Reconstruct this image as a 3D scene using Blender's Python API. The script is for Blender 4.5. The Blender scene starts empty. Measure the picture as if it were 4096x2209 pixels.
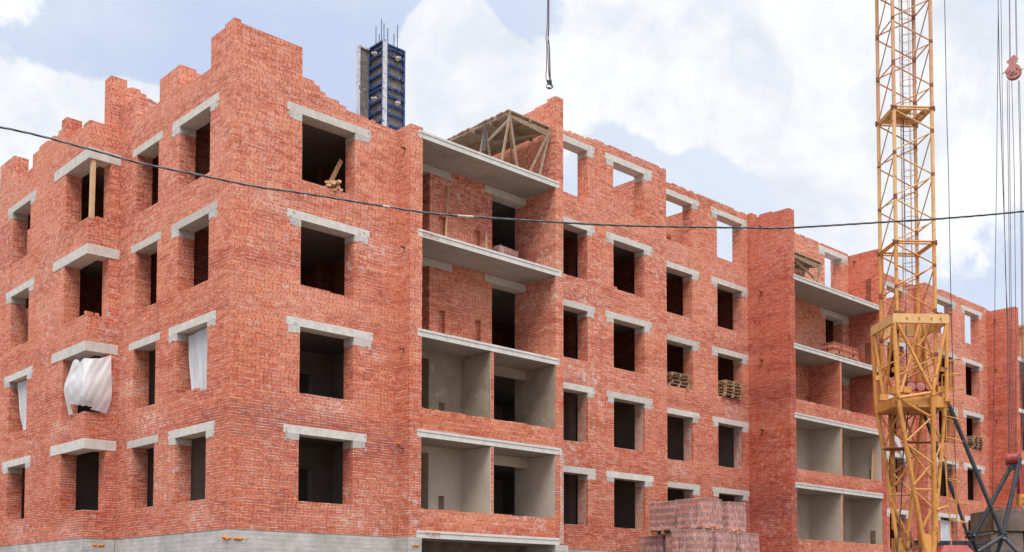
import bpy, bmesh, math, random
from mathutils import Vector, Matrix
random.seed(7)
SC = bpy.context.scene
COL = SC.collection

# ------------------------------------------------------------------ camera
CAMP = Vector((-14.2094, -25.9741, -1.899))
YAW, PITCH, ROLL, F, PY = math.radians(43.227), math.radians(2.582), math.radians(0.082), 4387.63, 2205.77
FW = Vector((math.sin(YAW)*math.cos(PITCH), math.cos(YAW)*math.cos(PITCH), math.sin(PITCH)))
_rt = Vector((math.cos(YAW), -math.sin(YAW), 0)); _up = _rt.cross(FW)
RT = _rt*math.cos(ROLL)+_up*math.sin(ROLL); UP = -_rt*math.sin(ROLL)+_up*math.cos(ROLL)
cd = bpy.data.cameras.new('camera'); cam = bpy.data.objects.new('camera', cd); COL.objects.link(cam)
cam.matrix_world = Matrix(((RT.x, UP.x, -FW.x, CAMP.x), (RT.y, UP.y, -FW.y, CAMP.y), (RT.z, UP.z, -FW.z, CAMP.z), (0, 0, 0, 1)))
cd.sensor_width = 36; cd.lens = 36*F/4096; cd.shift_y = (PY-1104.5)/4096
cd.clip_start = 0.1; cd.clip_end = 5000
SC.camera = cam

# ------------------------------------------------------------------ light
SUN_DIR = Vector((-0.36, -0.44, 0.95)).normalized()
sl = bpy.data.lights.new('sun', 'SUN'); sl.energy = 1.8; sl.angle = math.radians(30); sl.color = (1, 0.96, 0.9)
so = bpy.data.objects.new('sun', sl); COL.objects.link(so); so.rotation_euler = SUN_DIR.to_track_quat('Z', 'Y').to_euler()
so.location = (0, -20, 40)
SC.view_settings.view_transform = 'Standard'; SC.view_settings.look = 'None'
SC.view_settings.exposure = 0.64; SC.view_settings.gamma = 1
SC.cycles.max_bounces = 8; SC.cycles.diffuse_bounces = 3; SC.cycles.transparent_max_bounces = 12

# ------------------------------------------------------------------ node helper
class NT:
    def __init__(s, tree): s.t = tree; tree.nodes.clear()
    def n(s, typ, **kw):
        nd = s.t.nodes.new(typ)
        for k, v in kw.items(): setattr(nd, k, v)
        return nd
    def put(s, sock, v):
        if isinstance(v, bpy.types.NodeSocket): s.t.links.new(v, sock)
        elif v is not None:
            if hasattr(sock.default_value, '__len__'):
                if not hasattr(v, '__len__'): v = (v,)*len(sock.default_value)
                v = tuple(v)
                if len(sock.default_value) == 4 and len(v) == 3: v = v+(1,)
            sock.default_value = v
    def m(s, op, a, b=None, c=None):
        nd = s.n('ShaderNodeMath', operation=op)
        for i, v in enumerate((a, b, c)):
            if v is not None: s.put(nd.inputs[i], v)
        return nd.outputs[0]
    def vm(s, op, a, b=None, out=0):
        nd = s.n('ShaderNodeVectorMath', operation=op)
        s.put(nd.inputs[0], a)
        if b is not None: s.put(nd.inputs[1], b)
        return nd.outputs[out]
    def xyz(s, v):
        nd = s.n('ShaderNodeSeparateXYZ'); s.put(nd.inputs[0], v); return nd.outputs
    def comb(s, x, y, z=0.0):
        nd = s.n('ShaderNodeCombineXYZ')
        for i, v in enumerate((x, y, z)): s.put(nd.inputs[i], v)
        return nd.outputs[0]
    def noise(s, vec, scale=5, detail=3, rough=.5, dist=0, out=0):
        nd = s.n('ShaderNodeTexNoise'); s.put(nd.inputs['Vector'], vec); nd.inputs['Scale'].default_value = scale
        nd.inputs['Detail'].default_value = detail; nd.inputs['Roughness'].default_value = rough; nd.inputs['Distortion'].default_value = dist
        return nd.outputs[out]
    def white(s, vec, out=0):
        nd = s.n('ShaderNodeTexWhiteNoise', noise_dimensions='3D'); s.put(nd.inputs['Vector'], vec); return nd.outputs[out]
    def mr(s, v, a, b, c=0.0, d=1.0, smooth=False):
        nd = s.n('ShaderNodeMapRange'); nd.interpolation_type = 'SMOOTHSTEP' if smooth else 'LINEAR'
        for i, x in enumerate((v, a, b, c, d)): s.put(nd.inputs[i], x)
        return nd.outputs[0]
    def mix(s, f, a, b, mode='MIX'):
        nd = s.n('ShaderNodeMix', data_type='RGBA', blend_type=mode)
        s.put(nd.inputs[0], f); s.put(nd.inputs[6], a); s.put(nd.inputs[7], b); return nd.outputs[2]
    def ramp(s, f, pts, const=False):
        nd = s.n('ShaderNodeValToRGB'); r = nd.color_ramp
        if const: r.interpolation = 'CONSTANT'
        while len(r.elements) < len(pts): r.elements.new(.5)
        for e, (p, c) in zip(r.elements, pts): e.position = p; e.color = tuple(c)+(1,)
        s.put(nd.inputs[0], f); return nd.outputs[0]

def material(name):
    m = bpy.data.materials.new(name); m.use_nodes = True; return m, NT(m.node_tree)
def finish(nt, color, rough=.85, metal=0, bump=None, bstr=.5, bdist=.01, spec=.3):
    b = nt.n('ShaderNodeBsdfPrincipled'); nt.put(b.inputs['Base Color'], color); nt.put(b.inputs['Roughness'], rough)
    b.inputs['Metallic'].default_value = metal; b.inputs['Specular IOR Level'].default_value = spec
    if bump is not None:
        bn = nt.n('ShaderNodeBump'); bn.inputs['Strength'].default_value = bstr; bn.inputs['Distance'].default_value = bdist
        nt.put(bn.inputs['Height'], bump); nt.t.links.new(bn.outputs[0], b.inputs['Normal'])
    o = nt.n('ShaderNodeOutputMaterial'); nt.t.links.new(b.outputs[0], o.inputs[0]); return b

# ------------------------------------------------------------------ world
def dirpx(u, v): return (FW*F+RT*(u-2048)+UP*(PY-v)).normalized()
w = bpy.data.worlds.new('World'); SC.world = w; w.use_nodes = True
nt = NT(w.node_tree)
tc = nt.n('ShaderNodeTexCoord').outputs['Generated']
D = nt.vm('NORMALIZE', tc)
sky = nt.n('ShaderNodeTexSky', sky_type='NISHITA', sun_disc=False)
sky.sun_elevation = math.asin(SUN_DIR.z); sky.sun_rotation = math.atan2(SUN_DIR.x, SUN_DIR.y) % (2*math.pi)
sky.air_density = 1.0; sky.dust_density = 2.0
blue = nt.vm('SCALE', sky.outputs[0]); blue.node.inputs[3].default_value = 0.10
blue = nt.mix(0.86, blue, (0.41, 0.475, 0.61))
def blobs(lst):
    tot = None
    for az, r, amp in lst:
        d = nt.vm('DISTANCE', D, tuple(az), out=1)
        v = nt.mr(d, r, 0.0, 0.0, amp, True)
        tot = v if tot is None else nt.m('ADD', tot, v)
    return tot
wd = nt.vm('ADD', nt.vm('SCALE', D), (0.3, 1.7, 0.2)); wd.node.inputs[0].links[0].from_node.inputs[3].default_value = 1.0
n1 = nt.noise(wd, 7.5, 12, .62, .35); n2 = nt.noise(wd, 22.0, 6, .6, .2); n3 = nt.noise(wd, 8.0, 9, .62, .5)
cl = blobs([(dirpx(350, 580), .085, 1.5), (dirpx(60, 540), .09, 1.4), (dirpx(640, 550), .07, 1.5), (dirpx(30, 30), .05, .5), (dirpx(810, 560), .04, .9), (dirpx(150, 480), .04, .5), (dirpx(1830, 190), .07, 1.1), (dirpx(1790, 380), .085, 1.4),
            (dirpx(1940, 460), .09, .9), (dirpx(1650, 460), .045, .9), (dirpx(2700, 330), .10, .8), (dirpx(2900, 130), .14, .75), (dirpx(3350, 250), .13, .7), (dirpx(3450, 560), .14, .7), (dirpx(3950, 420), .12, .9),
            (dirpx(2260, 360), .08, .6), (dirpx(2450, 60), .07, .35), (dirpx(3950, 1000), .12, .45), (dirpx(2950, 560), .08, .5), (dirpx(3800, 150), .08, .3)])
bl = blobs([(dirpx(1150, 200), .12, .6), (dirpx(700, 200), .12, .45), (dirpx(200, 200), .1, .25), (dirpx(2480, 560), .05, .5), (dirpx(2830, 760), .08, .35), (dirpx(430, 560), .025, .8), (dirpx(3950, 90), .05, .5), (dirpx(2080, 60), .05, .3)])
cov = nt.m('SUBTRACT', nt.m('ADD', cl, -.02), bl)
cov = nt.m('ADD', cov, nt.m('MULTIPLY', nt.m('SUBTRACT', n1, .5), 2.0))
cov = nt.m('ADD', cov, nt.m('MULTIPLY', nt.m('SUBTRACT', n2, .5), .6))
dn = nt.mr(cov, .25, .47, 0, 1, True)
veil = nt.mr(nt.noise(nt.vm('MULTIPLY', wd, (1, 1, 1.6)), 2.6, 7, .62), .42, .70, .0, .75)
veil = nt.m('ADD', veil, blobs([(dirpx(2700, 500), .30, .55), (dirpx(3700, 500), .25, .5)]))
blue = nt.mix(nt.m('MINIMUM', veil, .9), blue, (.555, .585, .64))
shade = nt.mr(nt.m('ADD', nt.m('MULTIPLY', n3, .75), nt.m('MULTIPLY', n2, .25)), .36, .62, 0, 1, True)
ccol = nt.mix(shade, (0.50, 0.53, 0.585), (0.66, 0.665, 0.67))
out = nt.mix(dn, blue, ccol)
# an overcast sky is about three times brighter overhead than near the horizon
zz_ = nt.xyz(D)[2]; out = nt.mix(nt.mr(zz_, .44, .75, 0, .75, True), out, (.63, .61, .59))
out = nt.vm('SCALE', out); nt.put(out.node.inputs[3], nt.mr(zz_, .46, .95, 1.0, 3.5, True))
bg = nt.n('ShaderNodeBackground'); nt.put(bg.inputs[0], out); bg.inputs[1].default_value = 1.0
wo = nt.n('ShaderNodeOutputWorld'); nt.t.links.new(bg.outputs[0], wo.inputs[0])

# ------------------------------------------------------------------ materials
YCm, YDm = 1.106, 1.82
def brick_mat(name, mode='facade', tint=(1, 1, 1)):
    m, nt = material(name)
    g = nt.n('ShaderNodeNewGeometry'); P = g.outputs['Position']; N = g.outputs['True Normal']
    px, py, pz = nt.xyz(P); nx, ny, nz = nt.xyz(N)
    ax = nt.m('GREATER_THAN', nt.m('ABSOLUTE', nx), .6); az = nt.m('GREATER_THAN', nt.m('ABSOLUTE', nz), .6)
    wob = nt.m('MULTIPLY', nt.m('SUBTRACT', nt.noise(P, 1.3, 2), .5), .035)
    u = nt.m('ADD', nt.m('MULTIPLY', py, ax), nt.m('MULTIPLY', px, nt.m('SUBTRACT', 1.0, ax)))
    v = nt.m('ADD', nt.m('MULTIPLY', py, az), nt.m('MULTIPLY', nt.m('ADD', pz, wob), nt.m('SUBTRACT', 1.0, az)))
    if mode == 'facade':
        # thin solid bricks low down and in a band at every floor slab, thicker hollow ones between
        edge = nt.m('ADD', pz, nt.m('MULTIPLY', nt.m('SUBTRACT', nt.noise(P, .5, 1), .5), .25))
        fm = nt.m('FLOORED_MODULO', nt.m('ADD', edge, .10), 3.0)
        thin = nt.m('MAXIMUM', nt.m('LESS_THAN', edge, 3.42), nt.m('LESS_THAN', fm, .42))
        h = nt.m('SUBTRACT', .0935, nt.m('MULTIPLY', thin, .0185)); W = .13
    elif mode == 'block':
        thin = None; h = .146; W = .2
    else:
        thin = None; h = .092; W = .13
    vr = nt.m('DIVIDE', v, h); row = nt.m('FLOOR', vr); fv = nt.m('FRACT', vr)
    odd = nt.m('FLOORED_MODULO', row, 2.0)
    if mode == 'block': wd_ = W; off = nt.m('MULTIPLY', odd, .5)
    else:
        wd_ = nt.m('MULTIPLY', W, nt.m('ADD', odd, 1.0))
        off = nt.m('MULTIPLY', nt.white(nt.comb(row, 3.3, 1.1)), .5)
    ur = nt.m('ADD', nt.m('DIVIDE', u, wd_), off); colm = nt.m('FLOOR', ur); fu = nt.m('FRACT', ur)
    du = nt.m('MULTIPLY', nt.m('MINIMUM', fu, nt.m('SUBTRACT', 1.0, fu)), wd_)
    dv = nt.m('MULTIPLY', nt.m('MINIMUM', fv, nt.m('SUBTRACT', 1.0, fv)), h)
    jn = nt.noise(P, 7, 2)
    mv = nt.m('LESS_THAN', du, .0068); tj = nt.mr(jn, .3, .7, .0055, .0105); mh = nt.m('LESS_THAN', dv, tj)
    key = nt.comb(colm, row, nt.m('ADD', nt.m('MULTIPLY', ax, 17.0), nt.m('MULTIPLY', nt.m('FLOOR', nt.m('MULTIPLY', px, .25)), ax)))
    r1 = nt.white(key); r2 = nt.xyz(nt.white(key, 1))
    if mode == 'block':
        bc = nt.ramp(r1, [(0, (.34, .075, .035)), (.4, (.50, .13, .06)), (.8, (.54, .16, .08)), (1, (.58, .27, .15))])
    else:
        bc = nt.ramp(r1, [(0, (.34, .072, .046)), (.18, (.48, .105, .056)), (.5, (.61, .150, .074)), (.75, (.69, .200, .105)), (.93, (.72, .26, .15)), (1, (.74, .40, .24))])
    if thin is not None:
        bt = nt.ramp(r1, [(0, (.28, .085, .085)), (.25, (.42, .095, .06)), (.6, (.57, .13, .058)), (.9, (.62, .18, .08)), (1, (.64, .32, .16))])
        bc = nt.mix(nt.m('MULTIPLY', thin, .85), bc, bt)
    big = nt.noise(P, .38, 3, .6); mid = nt.noise(P, 1.7, 3, .6)
    bc = nt.mix(.34, bc, (.62, .158, .082))
    bands = nt.noise(nt.vm('MULTIPLY', P, (.16, .16, 1.15)), 1.0, 4, .6)
    bc = nt.mix(nt.mr(big, .42, .60, 0, .70), bc, (.72, .255, .145))
    bc = nt.mix(nt.mr(bands, .53, .62, 0, .78), bc, nt.mix(r1, (.40, .075, .042), (.54, .11, .05)))
    bc = nt.mix(nt.mr(bands, .46, .36, 0, .65), bc, nt.mix(r1, (.74, .32, .20), (.70, .22, .10)))              # pinkish dusty batches
    bc = nt.mix(nt.mr(mid, .54, .75, 0, .5), bc, (.42, .085, .058))            # deeper red batches
    bc = nt.mix(nt.mr(nt.noise(nt.vm('ADD', P, (9, 4, 2)), .6, 2), .56, .72, 0, .45), bc, (.66, .17, .06))
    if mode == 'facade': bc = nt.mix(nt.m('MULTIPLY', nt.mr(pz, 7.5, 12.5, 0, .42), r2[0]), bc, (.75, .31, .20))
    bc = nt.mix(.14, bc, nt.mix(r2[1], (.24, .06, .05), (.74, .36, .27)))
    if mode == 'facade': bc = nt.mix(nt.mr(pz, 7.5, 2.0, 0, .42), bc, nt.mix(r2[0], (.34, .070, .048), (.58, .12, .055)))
    mort = nt.mix(nt.mr(nt.noise(nt.vm('MULTIPLY', P, (1, 1, 3.2)), 2.4, 4, .7), .38, .60), (.17, .05, .03), (.66, .51, .42))
    c = nt.mix(mh, bc, mort)
    c = nt.mix(mv, c, nt.mix(nt.mr(nt.noise(P, 3.1, 3), .48, .70), (.13, .035, .022), (.42, .27, .21)))
    # mortar smears and white salt bloom
    sm = nt.noise(P, 2.3, 6, .72, .6)
    c = nt.mix(nt.mr(sm, .63, .69, 0, .65), c, (.50, .42, .37))
    st = nt.vm('MULTIPLY', P, (.6, .6, .9)); ef = nt.noise(st, 6.5, 7, .8)
    zone = nt.noise(P, .32, 2)
    zf = nt.m('MULTIPLY', nt.mr(zone, .49, .60), nt.mr(ef, .53, .66, 0, .8))
    if mode == 'facade':
        def spots(lst):
            tot = None
            for (x, y, z, r) in lst:
                d = nt.vm('DISTANCE', nt.vm('MULTIPLY', P, (.75, .75, 1.9)), (x*.75, y*.75, z*1.9), out=1); v = nt.mr(d, r, r*.25, 0, 1)
                tot = v if tot is None else nt.m('MAXIMUM', tot, v)
            return tot
        salt = spots([(3.2, 0, 3.55, .95), (4.9, 0, 8.45, .9), (4.8, 0, 5.3, .6), (24.9, YDm, 6.25, 1.0), (21.2, YDm, 3.45, .8), (14.6, YCm, 6.35, 1.1), (17.6, YCm, 8.7, .9), (1.3, 0, 8.9, .8), (0, 1.6, .3, .8), (-1, 8.0, .25, .9), (0, 5.4, 2.3, .7), (0, 4.6, 3.4, .9), (-1, 12.5, .4, .9), (-1, 9.2, 3.5, .7), (26.2, .9, 1.3, .8), (33.98, .6, 10.5, 1.3), (3.9, 0, .4, .6), (24.6, YDm, .4, 1.0), (0, 6.3, 4.6, .8)])
        c = nt.mix(nt.m('MULTIPLY', salt, nt.m('ADD', nt.mr(ef, .47, .60, 0, .42), nt.m('MULTIPLY', mh, .35))), c, (.70, .60, .55))
        mar = spots([(1.2, 0, 3.0, 1.5), (3.4, 0, 2.9, 1.2), (4.9, 0, 2.6, 1.0), (0, 1.0, 2.9, .9), (26.2, 1, 2.2, 2.2), (26.2, .6, 7.0, 2.0)])
        c = nt.mix(nt.m('MULTIPLY', nt.m('MULTIPLY', mar, .6), nt.m('SUBTRACT', 1.0, mh)), c, nt.mix(r1, (.22, .06, .065), (.40, .09, .055)))
    c = nt.mix(zf, c, (.66, .56, .52))
    gr = nt.noise(nt.vm('MULTIPLY', P, (.9, .9, .3)), 1.1, 4, .6)
    c = nt.mix(nt.mr(gr, .60, .80, 0, .25), c, (.20, .10, .08))
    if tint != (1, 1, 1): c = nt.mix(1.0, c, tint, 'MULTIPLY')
    if mode == 'washed':
        wf = nt.mr(nt.noise(P, 3.5, 5, .7), .38, .62, .15, .85); c = nt.mix(wf, c, nt.mix(nt.m('MAXIMUM', mv, mh), (.56, .49, .43), (.24, .19, .16)))
    hgt = nt.m('SUBTRACT', 1.0, nt.m('MAXIMUM', mv, mh))
    hgt = nt.m('ADD', hgt, nt.m('MULTIPLY', r2[2], .35))
    finish(nt, c, .9, bump=hgt, bstr=.55, bdist=.012, spec=.15)
    return m

def simple(name, c1, c2, scale=4, rough=.85, metal=0, streak=None, bstr=.2, spec=.3, c3=None, t3=(.6, .7), stretch=(1, 1, 1), bdist=.006):
    m, nt = material(name)
    g = nt.n('ShaderNodeNewGeometry'); P = nt.vm('MULTIPLY', g.outputs['Position'], stretch)
    n = nt.noise(P, scale, 5, .65)
    c = nt.mix(nt.mr(n, .32, .68), c1, c2)
    if c3 is not None:
        n2 = nt.noise(nt.vm('ADD', P, (5, 3, 8)), scale*1.7, 6, .7, .4); c = nt.mix(nt.mr(n2, t3[0], t3[1]), c, c3)
    if streak is not None:
        s = nt.noise(nt.vm('MULTIPLY', g.outputs['Position'], (2.2, 2.2, .6)), 2.0, 5, .7, .6); c = nt.mix(nt.mr(s, .52, .72, 0, .5), c, streak)
    if name in ('precast_concrete', 'bearing_mortar', 'weathered_timber', 'pallet_timber'):
        rn = nt.n('ShaderNodeObjectInfo').outputs['Random']; c = nt.mix(nt.mr(rn, 0, 1, 0, .42), c, nt.mix(rn, c2, (.30, .27, .235) if 'timber' not in name else (.16, .10, .06)))
    finish(nt, c, rough, metal, bump=n, bstr=bstr, bdist=bdist, spec=spec); return m

M = {}
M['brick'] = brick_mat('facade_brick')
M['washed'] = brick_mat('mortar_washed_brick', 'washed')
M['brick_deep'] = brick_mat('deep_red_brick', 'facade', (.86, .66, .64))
M['brick_shade'] = brick_mat('shaded_inner_brick', 'plain', (.40, .36, .36))  # brick tinted dark to imitate the shade inside the rooms
M['block'] = brick_mat('hollow_block', 'block')
M['concrete'] = simple('precast_concrete', (.48, .45, .40), (.65, .62, .575), 5, .9, streak=(.38, .34, .29), c3=(.33, .25, .19), t3=(.60, .74))
M['concrete_mid'] = simple('bearing_mortar', (.42, .40, .36), (.58, .55, .51), 9, .95, bstr=.6, c3=(.25, .23, .21), bdist=.02)
M['soffit_shade'] = simple('shaded_slab_concrete', (.15, .135, .125), (.24, .215, .195), 3, .95, stretch=(1, 12, 1))  # interior slabs: the dimness of the rooms is put into the colour
M['plaster_shade'] = simple('shaded_inner_plaster', (.22, .19, .165), (.31, .27, .23), 1.3, .95)  # plaster coloured darker in place of room shade
M['soffit'] = simple('slab_concrete', (.34, .31, .29), (.44, .41, .39), 3, .9, stretch=(1, 12, 1), c3=(.28, .23, .2), t3=(.62, .8))
M['plaster'] = simple('grey_plaster', (.45, .375, .295), (.55, .465, .375), 1.3, .9, c3=(.60, .55, .48), t3=(.60, .78), bstr=.1)
M['plaster_damp'] = simple('damp_cement_plaster', (.28, .215, .155), (.39, .315, .24), 1.6, .9, c3=(.50, .44, .37), t3=(.58, .74), bstr=.15)
M['wood'] = simple('weathered_timber', (.24, .16, .105), (.40, .29, .20), 6, .85, stretch=(1, 1, 1), c3=(.15, .10, .07), t3=(.6, .75))
M['wood_new'] = simple('fresh_timber', (.50, .30, .16), (.62, .42, .25), 6, .8)
M['wood_orange'] = simple('stained_timber', (.42, .22, .11), (.55, .33, .19), 6, .8)
M['pallet'] = simple('pallet_timber', (.34, .20, .115), (.50, .33, .205), 9, .85, c3=(.22, .14, .09))
M['yellow'] = simple('crane_paint', (.53, .235, .045), (.64, .31, .085), 3, .55, streak=(.36, .13, .04), c3=(.15, .055, .03), t3=(.585, .655), spec=.4)
M['yellow_pale'] = simple('faded_crane_paint', (.60, .36, .15), (.68, .43, .19), 3, .6, streak=(.40, .17, .08), c3=(.16, .08, .05), t3=(.60, .68))
M['yellow_rust'] = simple('rusty_crane_paint', (.52, .27, .15), (.60, .36, .21), 3, .7, streak=(.34, .14, .08), c3=(.16, .07, .05), t3=(.60, .70))
M['rust'] = simple('rusty_steel', (.16, .055, .03), (.30, .11, .06), 8, .85, c3=(.08, .04, .03))
M['orange_deck'] = simple('deck_plate', (.42, .19, .06), (.52, .25, .09), 3, .7, c3=(.2, .08, .04))
M['black'] = simple('black_paint', (.018, .022, .03), (.045, .05, .06), 3, .45, c3=(.16, .08, .04), t3=(.66, .74), spec=.5)
M['rope'] = simple('steel_rope', (.05, .05, .07), (.20, .09, .09), 9, .6, stretch=(1, 1, .6))
M['cable'] = simple('cable_sheath', (.018, .02, .03), (.045, .05, .065), 5, .35, spec=.6)
M['tape'] = simple('frayed_tape', (.40, .32, .26), (.55, .46, .38), 12, .8)
M['pink'] = simple('faded_red_paint', (.40, .16, .15), (.50, .24, .21), 5, .6, c3=(.22, .09, .08))
M['red'] = simple('red_paint', (.26, .035, .035), (.36, .07, .06), 4, .5, c3=(.12, .03, .03))
M['blue'] = simple('blue_formwork_paint', (.015, .045, .14), (.04, .085, .22), 9, .5, c3=(.55, .55, .55), t3=(.58, .66))
M['blue_edge'] = simple('splattered_formwork_edge', (.46, .45, .44), (.58, .57, .56), 5, .8, c3=(.05, .10, .30), t3=(.55, .62))
M['ply'] = simple('cement_stained_plywood', (.10, .09, .09), (.22, .19, .18), 6, .85, c3=(.60, .58, .56), t3=(.60, .68))
M['rebar'] = simple('rebar_steel', (.05, .10, .14), (.12, .18, .22), 5, .6)
M['nut'] = simple('cement_caked_nut', (.42, .36, .32), (.60, .54, .50), 20, .9)
M['foam'] = simple('orange_foam', (.60, .17, .012), (.72, .27, .03), 20, .9, bstr=1)
M['brown'] = simple('rusty_pipe', (.14, .06, .05), (.24, .11, .09), 20, .7)
M['stamp'] = simple('red_ink', (.42, .12, .09), (.52, .22, .18), 20, .9)
M['ballast'] = simple('old_ballast_concrete', (.12, .085, .065), (.24, .18, .145), 2.5, .95, streak=(.09, .07, .06), c3=(.34, .29, .25), t3=(.62, .75))
M['ground'] = simple('building_site_dirt', (.12, .095, .075), (.21, .175, .145), .6, .98, bstr=.6, bdist=.05, c3=(.16, .13, .11))
M['clay'] = brick_mat('clay_unit', 'plain')
def clay(name, a, b):
    m, nt = material(name); g = nt.n('ShaderNodeNewGeometry'); P = g.outputs['Position']
    r = g.outputs['Random Per Island']
    c = nt.mix(r, a, b); c = nt.mix(nt.mr(nt.noise(P, 9, 3), .5, .75, 0, .4), c, (.62, .30, .20)); finish(nt, c, .9, spec=.15); return m
M['clay'] = clay('fired_clay', (.44, .11, .06), (.62, .23, .14))
M['clay_hole'] = clay('perforated_clay', (.20, .055, .042), (.32, .10, .075))
def plinth_mat():
    m, nt = material('board_marked_concrete'); g = nt.n('ShaderNodeNewGeometry'); P = g.outputs['Position']
    _, _, z = nt.xyz(P)
    ln = nt.m('FRACT', nt.m('DIVIDE', nt.m('ADD', z, nt.m('MULTIPLY', nt.noise(P, .8, 2), .03)), .13))
    n = nt.noise(P, 2.2, 6, .7); n2 = nt.noise(nt.vm('MULTIPLY', P, (.5, .5, 3)), 3, 5, .7)
    c = nt.mix(nt.mr(n, .3, .7), (.33, .31, .29), (.52, .50, .47))
    c = nt.mix(nt.mr(n2, .5, .7, 0, .7), c, (.62, .60, .57))
    c = nt.mix(nt.m('MULTIPLY', nt.m('LESS_THAN', ln, .09), .6), c, (.22, .20, .18))
    c = nt.mix(nt.mr(nt.noise(P, .5, 2), .5, .66, 0, .5), c, (.24, .23, .21))
    finish(nt, c, .95, bump=n, bstr=.4, bdist=.02); return m
M['plinth'] = plinth_mat()
def slab_mat():
    m, nt = material('hollow_core_slab'); g = nt.n('ShaderNodeNewGeometry'); P = g.outputs['Position']; x, y, z = nt.xyz(P); nz = nt.xyz(g.outputs['True Normal'])[2]
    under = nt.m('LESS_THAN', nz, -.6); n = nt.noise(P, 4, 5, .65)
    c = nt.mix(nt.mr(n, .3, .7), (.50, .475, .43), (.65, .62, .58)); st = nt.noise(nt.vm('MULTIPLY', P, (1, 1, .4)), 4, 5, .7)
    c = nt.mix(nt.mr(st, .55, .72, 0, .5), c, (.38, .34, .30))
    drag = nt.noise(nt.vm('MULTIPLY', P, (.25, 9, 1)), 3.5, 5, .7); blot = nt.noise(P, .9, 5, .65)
    cu = nt.mix(nt.mr(drag, .3, .7), (.25, .215, .185), (.40, .355, .315)); cu = nt.mix(nt.mr(blot, .50, .66, 0, .6), cu, (.24, .20, .17))  # undersides painted darker as shade below the slab, plus drag marks and blotches
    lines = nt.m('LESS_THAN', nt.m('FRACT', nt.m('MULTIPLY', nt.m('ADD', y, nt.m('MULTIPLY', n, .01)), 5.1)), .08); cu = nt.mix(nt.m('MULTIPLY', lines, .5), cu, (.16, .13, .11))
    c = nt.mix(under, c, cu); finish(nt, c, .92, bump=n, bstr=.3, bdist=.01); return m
M['slab'] = slab_mat()
def film_mat(name, base, amount, scale=9, rough=.22):
    m, nt = material(name); g = nt.n('ShaderNodeNewGeometry'); P = g.outputs['Position']
    n = nt.noise(nt.vm('MULTIPLY', P, (1, 1, .45)), scale, 6, .7, 1.5)
    f = nt.mr(n, .52, .70, amount, min(1, amount+.65))
    d = nt.n('ShaderNodeBsdfPrincipled'); nt.put(d.inputs['Base Color'], base); d.inputs['Roughness'].default_value = rough
    tl = nt.n('ShaderNodeBsdfTranslucent'); nt.put(tl.inputs[0], base)
    bn = nt.n('ShaderNodeBump'); bn.inputs['Strength'].default_value = .8; bn.inputs['Distance'].default_value = .03; nt.put(bn.inputs['Height'], n)
    nt.t.links.new(bn.outputs[0], d.inputs['Normal'])
    a = nt.n('ShaderNodeMixShader'); a.inputs[0].default_value = .35; nt.t.links.new(d.outputs[0], a.inputs[1]); nt.t.links.new(tl.outputs[0], a.inputs[2])
    tr = nt.n('ShaderNodeBsdfTransparent'); mx = nt.n('ShaderNodeMixShader'); nt.put(mx.inputs[0], f)
    nt.t.links.new(tr.outputs[0], mx.inputs[1]); nt.t.links.new(a.outputs[0], mx.inputs[2])
    o = nt.n('ShaderNodeOutputMaterial'); nt.t.links.new(mx.outputs[0], o.inputs[0]); return m
M['film'] = film_mat('shrink_wrap', (.88, .74, .72), .27, 3.2)
M['sheet'] = film_mat('plastic_sheeting', (.86, .875, .89), .92, 4, .6)

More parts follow.
